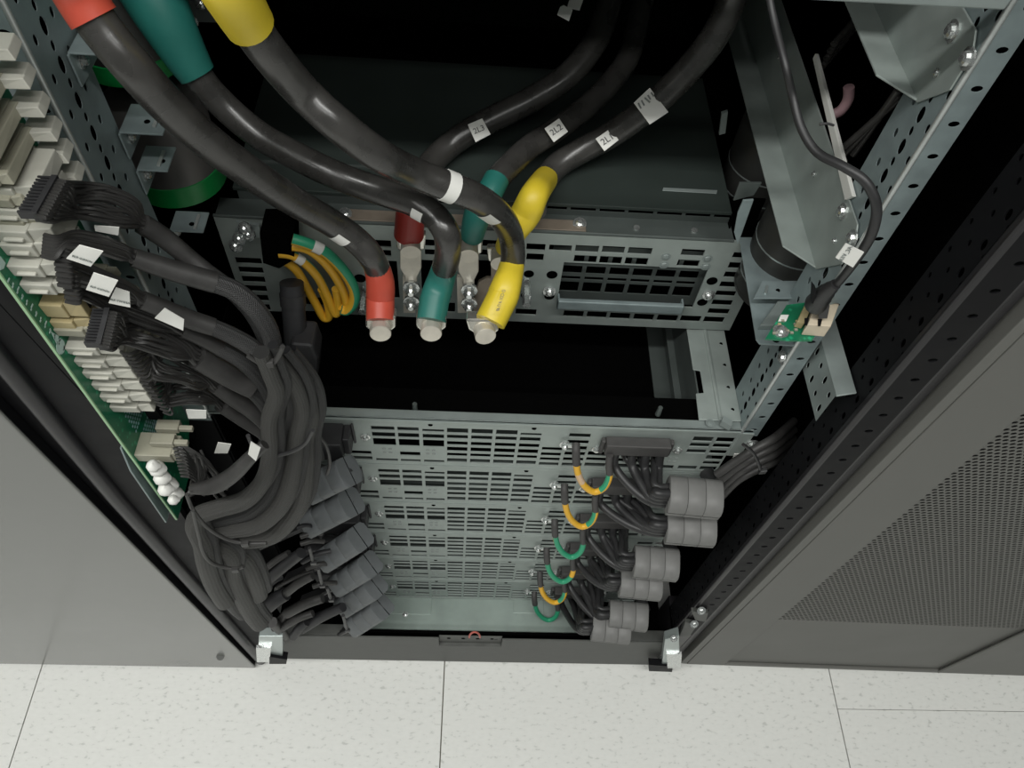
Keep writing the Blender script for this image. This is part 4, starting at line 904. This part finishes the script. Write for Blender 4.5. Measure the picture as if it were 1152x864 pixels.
# ================================================================== LEFT HARNESSES
def harness(label, starts, way, sleeve, braid, seed, r=0.0011, comb=None, tags=(), mw='wire_black', mbr='braid'):
    """starts: world points; way: (u,v,Y,spread) list; sleeve/braid: (u,v,Y,w) lists"""
    rnd = random.Random(seed); t = thing('wire_harness', starts[0], label, 'cable harness', 'wire harnesses from the circuit board')
    end = AY(sleeve[0][0], sleeve[0][1], sleeve[0][2]); n = len(starts)
    for i, s0 in enumerate(starts):
        pts = [tuple(s0), tuple(s0+Vector((0.007, -0.001, 0.0)))]
        f = (i/(n-1)-0.5) if n > 1 else 0
        for (u, v, y, sp) in way:
            c = AY(u, v, y); pts.append(tuple(c+Vector((rnd.uniform(-.3, .3)*sp*0.2, -f*sp*1.5+rnd.uniform(-.10, .10)*sp, rnd.uniform(-.12, .12)*sp))))
        a = 2*math.pi*i/n; rr = 0.5*sleeve[0][3]*depth(end)/F*0.75
        pts.append(tuple(end+Vector((0, math.cos(a)*rr*(0.5+0.5*(i % 2)), math.sin(a)*rr*(0.5+0.5*(i % 2))))))
        d = AY(*sleeve[1][:3])-end; pts.append(tuple(Vector(pts[-1])+d*0.25))
        part('wire', mw, t, lambda m: m.tube([Vector(p) for p in smoothp(pts, 5)], r, 6, caps=False), smooth=True)
    if comb:
        part('plug_comb', 'plug_black', t, comb)
    P, R = path_yw(sleeve, 4); part('sleeve', 'sleeve', t, lambda m: m.tube(P, R, 14, lump=0.05), smooth=True)
    if braid:
        P, R = path_yw(braid, 6); part('braided_part', mbr, t, lambda m: m.tube(P, R, 16, uvr=0.010), smooth=True)
    for quad, y, txt in tags:
        c = [AY(u, v, y) for u, v in quad]; nn = (c[1]-c[0]).cross(c[3]-c[0]).normalized()
        if nn.dot(CAM-c[0]) < 0: nn = -nn
        o = part('white_tag', 'paper', t, lambda m: m.prism(c, -nn*0.0006))
        if txt:
            cc = c[0]*0.15+c[1]*0.15+c[2]*0.35+c[3]*0.35
            text_mesh('tag_print', txt, cc+nn*0.0004, c[2]-c[3], c[0]-c[3], (c[2]-c[3]).length*0.17, 'ink_faint', o)
    return t
def line(a, b, n): a, b = Vector(a), Vector(b); return [a.lerp(b, i/(n-1)) for i in range(n)]
c0, c1 = AX(62, 203, -0.220), AX(40, 242, -0.220)
def comb1(m):
    d = (c1-c0); m.prism([c0+Vector((-0.001, 0.001, 0.003)), c1+Vector((-0.001, -0.001, 0.003)), c1+Vector((-0.001, -0.001, -0.004)), c0+Vector((-0.001, 0.001, -0.004))], (0.003, 0, 0))
    for i in range(12): p = c0+d*(i/11); m.obox(p+Vector((-0.0045, 0, 0)), (0.0035, 0, 0), (0, 0.0006, 0), (0, 0, 0.0024))
harness('topmost harness, fan of thin black wires from a comb plug into a grey sleeve', line(c0, c1, 13)+line(c0+Vector((0, 0, -0.003)), c1+Vector((0, 0, -0.003)), 9), [(88, 226, 0.322, 0.016), (118, 229, 0.330, 0.018), (148, 240, 0.336, 0.014)],
        [(160, 252, 0.340, 24), (185, 268, 0.342, 23), (212, 290, 0.340, 21), (236, 309, 0.336, 20)], [(232, 305, 0.337, 19), (262, 328, 0.334, 20), (285, 352, 0.330, 21), (300, 380, 0.326, 21), (302, 402, 0.322, 20)], 1, 0.0013, comb1,
        [(((106, 254), (134, 256), (133, 265), (107, 260)), 0.318, ''), (((120, 266), (146, 280), (145, 283), (117, 273)), 0.320, '')])
s2 = AY(48, 277, 0.290)
harness('harness with a tilted white tag, second from top, wires from a white connector', line(s2+Vector((0, 0.006, 0.002)), s2+Vector((0, -0.004, -0.003)), 7), [(80, 270, 0.298, 0.008), (112, 276, 0.306, 0.007), (138, 284, 0.312, 0.006)],
        [(150, 290, 0.316, 22), (180, 300, 0.318, 24), (210, 309, 0.320, 25), (242, 318, 0.322, 25)], [(236, 317, 0.322, 22), (262, 326, 0.320, 23), (285, 345, 0.316, 23), (303, 372, 0.312, 21), (310, 402, 0.308, 19)], 2, 0.0016, None,
        [(((89, 276), (116, 283), (102, 300), (74.5, 291)), 0.283, 'SLP CONN')])
s3 = AY(60, 300, 0.284)
harness('harness with a bright white tag, third from top, thick wires below it', line(s3+Vector((0, 0.008, 0.006)), s3+Vector((0, -0.004, -0.010)), 8), [(88, 306, 0.292, 0.010), (118, 318, 0.299, 0.009), (145, 330, 0.304, 0.008)],
        [(160, 338, 0.307, 22), (190, 350, 0.309, 22), (215, 360, 0.311, 22), (240, 368, 0.312, 21)], [(235, 366, 0.312, 19), (262, 378, 0.311, 20), (285, 392, 0.309, 20), (302, 410, 0.306, 19)], 3, 0.0016, None,
        [(((105, 307), (132.5, 316), (122.5, 334), (96.5, 326)), 0.274, 'SLP CONN'), (((130, 324), (145.5, 329), (146.5, 346), (122, 341)), 0.280, 'SLF TWO2A'), (((185, 347), (207, 360), (206, 372), (174, 358)), 0.292, '')])
s3b = AY(72, 325, 0.282)
harness('dark harness of fine wires below the bright white tag, from the third white connector', line(s3b+Vector((0, 0.006, 0.006)), s3b+Vector((0, -0.004, -0.006)), 7), [(98, 326, 0.292, 0.008), (135, 345, 0.302, 0.008), (180, 362, 0.308, 0.008)],
        [(205, 372, 0.313, 17), (225, 380, 0.314, 18), (248, 392, 0.315, 18)], [(244, 390, 0.315, 18), (275, 408, 0.314, 19), (300, 436, 0.312, 19), (306, 465, 0.312, 18)], 33, 0.0014)
c2, c3 = AX(121, 351, -0.214), AX(112, 388, -0.214)
def comb2(m):
    d = (c3-c2); m.prism([c2+Vector((-0.001, 0.001, 0.003)), c3+Vector((-0.001, -0.001, 0.003)), c3+Vector((-0.001, -0.001, -0.004)), c2+Vector((-0.001, 0.001, -0.004))], (0.003, 0, 0))
    for i in range(12): p = c2+d*(i/11); m.obox(p+Vector((-0.0045, 0, 0)), (0.0035, 0, 0), (0, 0.0006, 0), (0, 0, 0.0024))
harness('harness with a second comb plug, thin wires looping into a wide sleeve, mid height', line(c2, c3, 12)+line(c2+Vector((0, 0, -0.003)), c3+Vector((0, 0, -0.003)), 8), [(145, 370, 0.298, 0.016), (175, 378, 0.302, 0.018), (205, 390, 0.306, 0.014)],
        [(222, 402, 0.309, 28), (245, 415, 0.310, 28), (268, 428, 0.311, 27), (284, 436, 0.311, 26)], [(280, 434, 0.311, 20), (296, 450, 0.311, 20), (310, 472, 0.310, 20), (316, 500, 0.306, 19)], 4, 0.0012, comb2)
for kk, (sy, lb, sd) in enumerate((((136, 396), 'fine black wires spreading from the stacked cream connectors, upper batch', 5), ((158, 430), 'fine black wires spreading from the stacked cream connectors, lower batch', 6))):
    st_ = [AX(sy[0]+i*3.2, sy[1]+i*4.2, -0.221) for i in range(9)]+[AX(sy[0]+i*3.2, sy[1]+i*4.2, -0.221)+Vector((0, 0.016, 0)) for i in range(9)]
    if kk == 0: harness(lb, st_, [(180, 405, 0.302, 0.022), (210, 415, 0.306, 0.018), (228, 425, 0.309, 0.012)], [(243, 432, 0.313, 22), (262, 446, 0.314, 22), (285, 462, 0.314, 21), (300, 476, 0.313, 20)], [(298, 474, 0.313, 18), (308, 488, 0.312, 18), (314, 510, 0.308, 18)], sd, 0.0011)
    else: harness(lb, st_, [(190, 442, 0.306, 0.016), (215, 440, 0.310, 0.014), (234, 444, 0.313, 0.010)], [(250, 455, 0.318, 20), (272, 470, 0.319, 19), (296, 486, 0.318, 18), (312, 502, 0.316, 17)], None, sd, 0.0010)
st_ = [AY(196+i*1.0, 505+i*3.8, 0.262) for i in range(9)]+[AY(210+i*2, 512+i*4, 0.275) for i in range(8)]
harness('lowest harness, fine wires gathered into a flat grey sleeve with white wrap', st_, [(222, 545, 0.268, 0.012), (215, 548, 0.258, 0.008)],
        [(216, 550, 0.255, 12), (240, 547, 0.254, 19), (262, 534, 0.255, 18), (282, 514, 0.257, 15), (298, 500, 0.262, 12)], None, 7, 0.0012, None, [(((282, 497), (293, 504), (288, 519), (279, 511)), 0.246, '')])
t = thing('wire_bunch', AY(215, 520, 0.30), 'loose dark wires hanging behind the white sealant, below the cream plugs', 'wires')
rnd = random.Random(11)
for i in range(16):
    a = (200+rnd.uniform(0, 26), 500+rnd.uniform(0, 16)); b = (232+rnd.uniform(-6, 26), 540+rnd.uniform(-6, 30))
    P = path_y([(a[0], a[1], 0.292), ((a[0]+b[0])/2+rnd.uniform(-6, 8), (a[1]+b[1])/2+rnd.uniform(-10, 4), 0.284), (b[0], b[1], 0.278)], 5)
    part('wire', 'wire_black', t, lambda m: m.tube(P, 0.0011, 6, caps=False), smooth=True)
part('loose_tag', 'paper', t, lambda m: m.prism([AY(*q, 0.300) for q in ((209, 461), (232, 462), (232, 471), (212, 471))], (0, 0.0006, 0)))
part('grey_tag', 'white_plastic', t, lambda m: m.prism([AY(*q, 0.300) for q in ((245, 498), (260, 500), (256, 510), (241, 510))], (0, 0.0006, 0)))

# ---- thick braided looms
LOOM = [([(294, 396), (304, 420), (311, 442), (303, 472), (304, 505), (297, 538), (276, 562), (246, 572), (224, 580), (220, 594), (228, 612), (232, 632), (240, 655), (253, 676)], 0.290, 21, 'front braided loom, leftmost strand of the big bundle, tightest loop'),
        ([(302, 398), (318, 424), (326, 455), (320, 485), (318, 512), (308, 548), (284, 573), (254, 582), (233, 589), (230, 602), (244, 620), (248, 645), (262, 676), (274, 688)], 0.302, 20, 'second braided loom of the big bundle, between tightest and wider loops'),
        ([(308, 402), (330, 430), (339, 460), (333, 490), (331, 518), (320, 560), (294, 588), (262, 595), (240, 596), (238, 610), (258, 622), (262, 648), (280, 684), (292, 700)], 0.300, 21, 'third braided loom of the big bundle, wide loop'),
        ([(314, 402), (340, 434), (349, 464), (344, 494), (344, 522), (336, 566), (308, 600), (272, 607), (250, 604), (250, 614), (272, 626), (284, 648), (290, 668)], 0.308, 22, 'outermost braided loom of the big bundle, widest loop at the bottom'),
        ([(298, 404), (312, 434), (320, 466), (322, 500), (334, 530), (352, 540)], 0.322, 16, 'dark braided loom behind the big bundle heading right'),
        ([(312, 405), (340, 425), (353, 455), (350, 490), (356, 520)], 0.330, 14, 'rear thin braided loom on the right edge of the bundle')]
for li, (pts, y, wd, lb) in enumerate(LOOM):
    L = len(pts); q = []
    for i, (u, v) in enumerate(pts):
        yy = y-0.050*max(0, min(1, (v-480)/160)); q.append((u, v, yy, wd*(0.90 if v < 540 else 1.02)))
    P, R = path_yw(q, 7); t = thing('braided_loom', P[0], lb, 'cable', 'thick braided looms')
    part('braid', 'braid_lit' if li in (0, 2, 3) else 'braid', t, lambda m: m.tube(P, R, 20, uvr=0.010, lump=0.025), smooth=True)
    rr = R[len(R)//2]
    for k in range(1):      # companion strands running along it
        o = Vector((0.9*rr*(-1)**k, 0.6*rr, 0.3*rr*(-1)**k)); part('strand', 'braid', t, lambda m: m.tube([p+o for p in P], [x*0.62 for x in R], 12, uvr=0.010), smooth=True)
def tie(pts, y, wd, lb, knot=None, m='cable_rubber_matt'):
    P, R = path_yw([(u, v, y, wd) for u, v in pts], 6); t = thing('cable_tie', P[0], lb, 'cable tie', 'black cable ties')
    part('strap', m, t, lambda mb: mb.tube(P, R, 8), smooth=True)
    if knot: part('lock', m, t, lambda mb: mb.obox(AY(knot[0], knot[1], y-0.001), (0.0032, 0, 0.001), (0, 0.002, 0), (0, 0, 0.003)), bevel=0.0006)
tie([(279, 400), (292, 408), (303, 411), (312, 403), (318, 390)], 0.288, 6, 'black cable tie at the top of the braided bundle', (303, 409), 'sleeve')
tie([(279, 490), (286, 504), (301, 512), (322, 510), (342, 500), (352, 484)], 0.280, 5, 'black cable tie around the middle of the braided bundle', (307, 518))
tie([(210, 556), (217, 573), (232, 592), (254, 606), (276, 611), (300, 611)], 0.240, 4.5, 'long cable tie strap across the bottom loops', (276, 612), 'sleeve')
tie([(217, 574), (223, 600), (229, 622), (240, 634), (262, 640), (274, 637)], 0.236, 4.5, 'cable tie strap around the hanging looms, lower left', (265, 641), 'sleeve')
tie([(352, 484), (366, 500), (371, 520), (368, 533)], 0.310, 4, 'thin grey tie tail curving to the top left ferrite', None, 'sleeve')
# ---- dark cable stubs at lower left
STUB = [((292, 646), (325, 622), 8, 0.300), ((285, 667), (339, 622), 14, 0.296), ((312, 660), (353, 643), 5, 0.300), ((321, 668), (352, 648), 10, 0.294), ((297, 686), (322, 668), 17, 0.286), ((323, 690), (363, 673), 12, 0.292), ((318, 706), (352, 690), 9, 0.286),
        ((339, 708), (386, 683), 12, 0.292), ((330, 716), (345, 700), 10, 0.284), ((306, 700), (320, 716), 12, 0.284), ((270, 668), (292, 690), 10, 0.282), ((300, 660), (318, 648), 9, 0.300), ((340, 632), (372, 620), 7, 0.308), ((345, 640), (372, 634), 6, 0.308), ((352, 660), (378, 656), 6, 0.306), ((338, 604), (362, 600), 6, 0.312), ((338, 612), (364, 609), 6, 0.312), ((334, 594), (352, 592), 5, 0.312), ((330, 652), (356, 640), 5, 0.305), ((302, 720), (322, 690), 10, 0.288)]
STUB.sort(key=lambda q: (q[0][1]+q[1][1]))
NTH = ['topmost', 'second', 'third', 'fourth', 'fifth', 'sixth', 'seventh', 'eighth', 'ninth', 'tenth', 'eleventh', 'twelfth', 'thirteenth', 'fourteenth', 'fifteenth', 'sixteenth', 'seventeenth', 'eighteenth', 'nineteenth', 'lowest']
for i, (a, b, wd, y) in enumerate(STUB):
    P, R = path_yw([(a[0], a[1], y-0.004, wd), ((a[0]+b[0])/2, (a[1]+b[1])/2-2, y, wd), (b[0], b[1], y+0.004, wd*0.9)], 4)
    t = thing('cable_stub', P[0], '%s dark cable end, %s from top of tangle beside left ferrites' % ('thick sleeved' if wd > 11 else 'medium' if wd > 7 else 'thin', NTH[i]) if i not in (0, 19) else '%s dark cable end of the tangle between looms and left ferrites' % NTH[i], 'cable', 'dark sleeved cable ends, lower left')
    part('sleeve', 'sleeve' if i % 3 else 'plug_black', t, lambda m: m.tube(P, R, 12, lump=0.03), smooth=True)
for u, v, h in ((352, 627, 12), (362, 652, 14), (372, 670, 10), (390, 703, 12)):
    tie([(u-4, v-h*0.9), (u-1, v), (u+1, v+h*0.5)], 0.286, 4, 'small dark tie on the tangled cable ends, near the %s left ferrites' % {627: 'third', 652: 'fourth', 670: 'fifth', 703: 'lowest'}[v], (u+1, v+h*0.5))

# ================================================================== RIGHT SMALL BOARD, DATA CABLE
sb = thing('small_circuit_board', AZ(890, 365, 0.785), 'small green circuit board with network jack on a steel bracket, right rail', 'circuit board')
brp = thing('board_bracket', AZ(870, 360, 0.744), 'galvanised flat bracket carrying the small circuit board on the right rail', 'bracket')
part('base', 'galvanised', brp, lambda m: m.prism([AZ(*q, 0.744) for q in ((831, 268), (850, 383), (854, 388), (893, 390), (900, 372), (905, 320), (880, 300), (868, 268))], (0, 0, 0.0015)), bevel=0.0005)
part('fold', 'galvanised_light', brp, lambda m: m.prism([AZ(*q, 0.7457) for q in ((852, 371), (882, 330), (900, 330), (884, 371))], (0, 0, 0.006)), bevel=0.0008)
o = part('tab', 'galvanised', brp, lambda m: m.prism([AZ(*q, 0.757) for q in ((857, 317), (897, 317), (903, 337), (847, 337))], (0, 0, 0.0015)), bevel=0.0005)
part('tab_slot', 'clear_silver', o, lambda m: m.obox(AZ(862, 326, 0.7592), (0.0008, -0.0006, 0), (0.0015, 0.004, 0), (0, 0, 0.0006)))
part('tab_hole', 'black_void', o, lambda m: m.cyl(AZ(875, 327, 0.7585), AZ(875, 327, 0.7589), 0.0018))
part('standoff', 'black_void', brp, lambda m: m.cyl(AZ(878, 373, 0.7852)-Vector((0, 0, 0.010)), AZ(878, 373, 0.7852)-Vector((0, 0, 0.002)), 0.003))
part('screw', 'zinc', brp, lambda m: m.screw(AX(881, 402, 0.2610), (-1, 0, 0), 0.0042, 0.004))
part('board', 'pcb_green', sb, lambda m: m.prism([AZ(*q, 0.785) for q in ((861, 381), (885, 343), (909, 340), (931, 352), (914, 383), (890, 383))], (0, 0, -0.0016)))
part('jack', 'beige_jack', sb, lambda m: m.prism([AZ(*q, 0.7852) for q in ((901, 377), (912, 350), (937, 352), (927, 379))], (0, 0, 0.013)), bevel=0.0007)
part('jack_mark', 'black_paint', sb, lambda m: m.prism([AZ(*q, 0.7984) for q in ((905, 358), (910, 358), (908, 366), (905, 366))], (0, 0, 0.0003)))
part('jack_mark', 'black_paint', sb, lambda m: m.prism([AZ(*q, 0.7984) for q in ((920, 359), (925, 359), (923, 367), (920, 367))], (0, 0, 0.0003)))
part('terminal_strip', 'tan_plastic', sb, lambda m: m.prism([AZ(*q, 0.7852) for q in ((893, 368), (904, 345), (912, 346), (901, 370))], (0, 0, 0.007)), bevel=0.0004)
part('white_label', 'paper', sb, lambda m: m.prism([AZ(*q, 0.7852) for q in ((878, 355), (887, 355), (884, 362), (875, 362))], (0, 0, 0.0010)))
part('screw', 'zinc', sb, lambda m: m.screw(AZ(878, 373, 0.7852), (0, 0, 1), 0.0042, 0.004))
for i in range(14):
    u, v = 884+rnd.uniform(-14, 14), 362+rnd.uniform(-14, 14)
    if (v-343)*0.63 < (885-u)*1.0+2: continue
    part('chip', 'tan_plastic' if i % 2 else 'cream', sb, lambda m: m.obox(AZ(u, v, 0.7858), (0.0012, 0, 0), (0, 0.0009, 0), (0, 0, 0.0006)))
dcb = thing('data_cable', AD(935, 330, 0.6), 'black data cable with white tag, plugged into the small circuit board', 'cable')
P, R = path_yw([(856, -60, 0.46, 8), (868, 10, 0.44, 8.5), (884, 75, 0.41, 9), (892, 110, 0.40, 9.5), (902, 145, 0.385, 10), (920, 172, 0.370, 10.5), (950, 188, 0.355, 11), (974, 205, 0.345, 11.5), (986, 232, 0.338, 12), (981, 262, 0.336, 12), (966, 288, 0.340, 11), (948, 312, 0.346, 9.5), (934, 327, 0.352, 10)], 6)
part('cable', 'cable_rubber_matt', dcb, lambda m: m.tube(P, R, 14), smooth=True)
P, R = path_yw([(940, 320, 0.348, 12), (932, 326, 0.350, 17), (924, 334, 0.354, 22), (917, 343, 0.358, 24)], 3)
part('plug_hood', 'cable_rubber_matt', dcb, lambda m: m.tube(P, [r*(1+0.08*((i+1) % 2)) for i, r in enumerate(R)], 12), smooth=True)
part('plug_body', 'plug_grey', dcb, lambda m: m.prism([AY(*q, 0.352) for q in ((920, 342), (934, 344), (931, 359), (921, 359))], (0, 0.012, 0)), bevel=0.0008)
part('plug_latch', 'black_paint', dcb, lambda m: m.prism([AY(*q, 0.350) for q in ((914, 321), (918, 326), (919, 337), (928, 342), (926, 345), (913, 341))], (0, 0.004, 0)))
c = [AY(u, v, 0.322) for u, v in ((951.5, 274), (972, 284), (959.5, 301), (940, 290))]; nn = (c[1]-c[0]).cross(c[3]-c[0]).normalized(); nn = nn if nn.dot(CAM-c[0]) > 0 else -nn
o = part('white_tag', 'paper', dcb, lambda m: m.prism(c, -nn*0.0006))
text_mesh('tag_print', 'R1V_2A', c[0]*0.36+c[3]*0.36+c[1]*0.14+c[2]*0.14+nn*0.0003, c[0]-c[3], c[0]-c[1], 0.0038, 'ink_faint', o)
tie([(922, 140), (930, 139), (938, 141)], 0.36, 3, 'small black tie holding the data cable near the white strip')
t = thing('pink_cable', AY(950, 110, 0.5), 'short dull pink cable arc in the dark behind the right rail', 'cable')
part('cable', 'pink_hose', t, lambda m: m.tube(path_y([(955, 98, 0.50), (954, 112, 0.50), (945, 125, 0.50), (930, 131, 0.50)]), 0.0040, 10), smooth=True)
for i in range(7):
    o_ = i*7
    P = path_y([(925+o_*0.6, 75-o_*1.2, 0.56), (950+o_*0.5, 45-o_, 0.58), (975+o_*0.3, 12-o_*0.8, 0.60)] if i < 4 else [(935+(i-4)*12, 178-(i-4)*2, 0.47), (970+(i-4)*6, 148-(i-4)*3, 0.47), (1010, 112-(i-4)*5, 0.47)], 4)
    t = thing('rear_cable', P[0], 'thin black cable behind the right rail, %s' % ('%s of the upper four' % ['lowest', 'third', 'second', 'topmost'][i] if i < 4 else '%s of the lower three' % ['lowest', 'middle', 'topmost'][i-4]), 'cable', 'thin black cables behind the right rail')
    part('cable', 'cable_rubber', t, lambda m: m.tube(P, 0.0028, 8), smooth=True)
# ---- cables tied together right of the top module
for i in range(4):
    a = [(806+i*2, 534+i*8, 0.34), (826+i, 520+i*7, 0.345), (848, 506+i*8, 0.350), (872, 492+i*9, 0.362), (893, 474+i*10, 0.40)]
    P = path_y(a, 5); t = thing('side_cable', P[0], ['dark grey cable right of the top module, topmost of four tied together', 'dark grey cable right of the top module, second of four tied together', 'dark grey cable right of the top module, third of four tied together', 'dark grey cable right of the top module, lowest of four tied together'][i], 'cable', 'four cables tied beside the top module')
    part('cable', 'sleeve', t, lambda m: m.tube(P, 0.0042, 12), smooth=True)
tie([(836, 500), (846, 508), (852, 518), (857, 532)], 0.335, 4, 'black cable tie around the four cables beside the top module', (858, 530))
part('ear_tag', 'paper', mods[0], lambda m: m.prism([AY(*q, 0.362) for q in ((826, 511), (836, 511), (835, 518), (824, 518))], (0, 0.001, 0)))
# ---- red clip on the plinth
t = thing('red_clip', AY(534, 715, 0.300), 'small dull red ring clip on the plinth edge, mid front', 'clip')
part('ring', 'red_plastic', t, lambda m: m.tube([AY(534+6*math.cos(a/10*math.pi), 717-6*math.sin(a/10*math.pi), 0.303) for a in range(11)], 0.0014, 8), smooth=True)
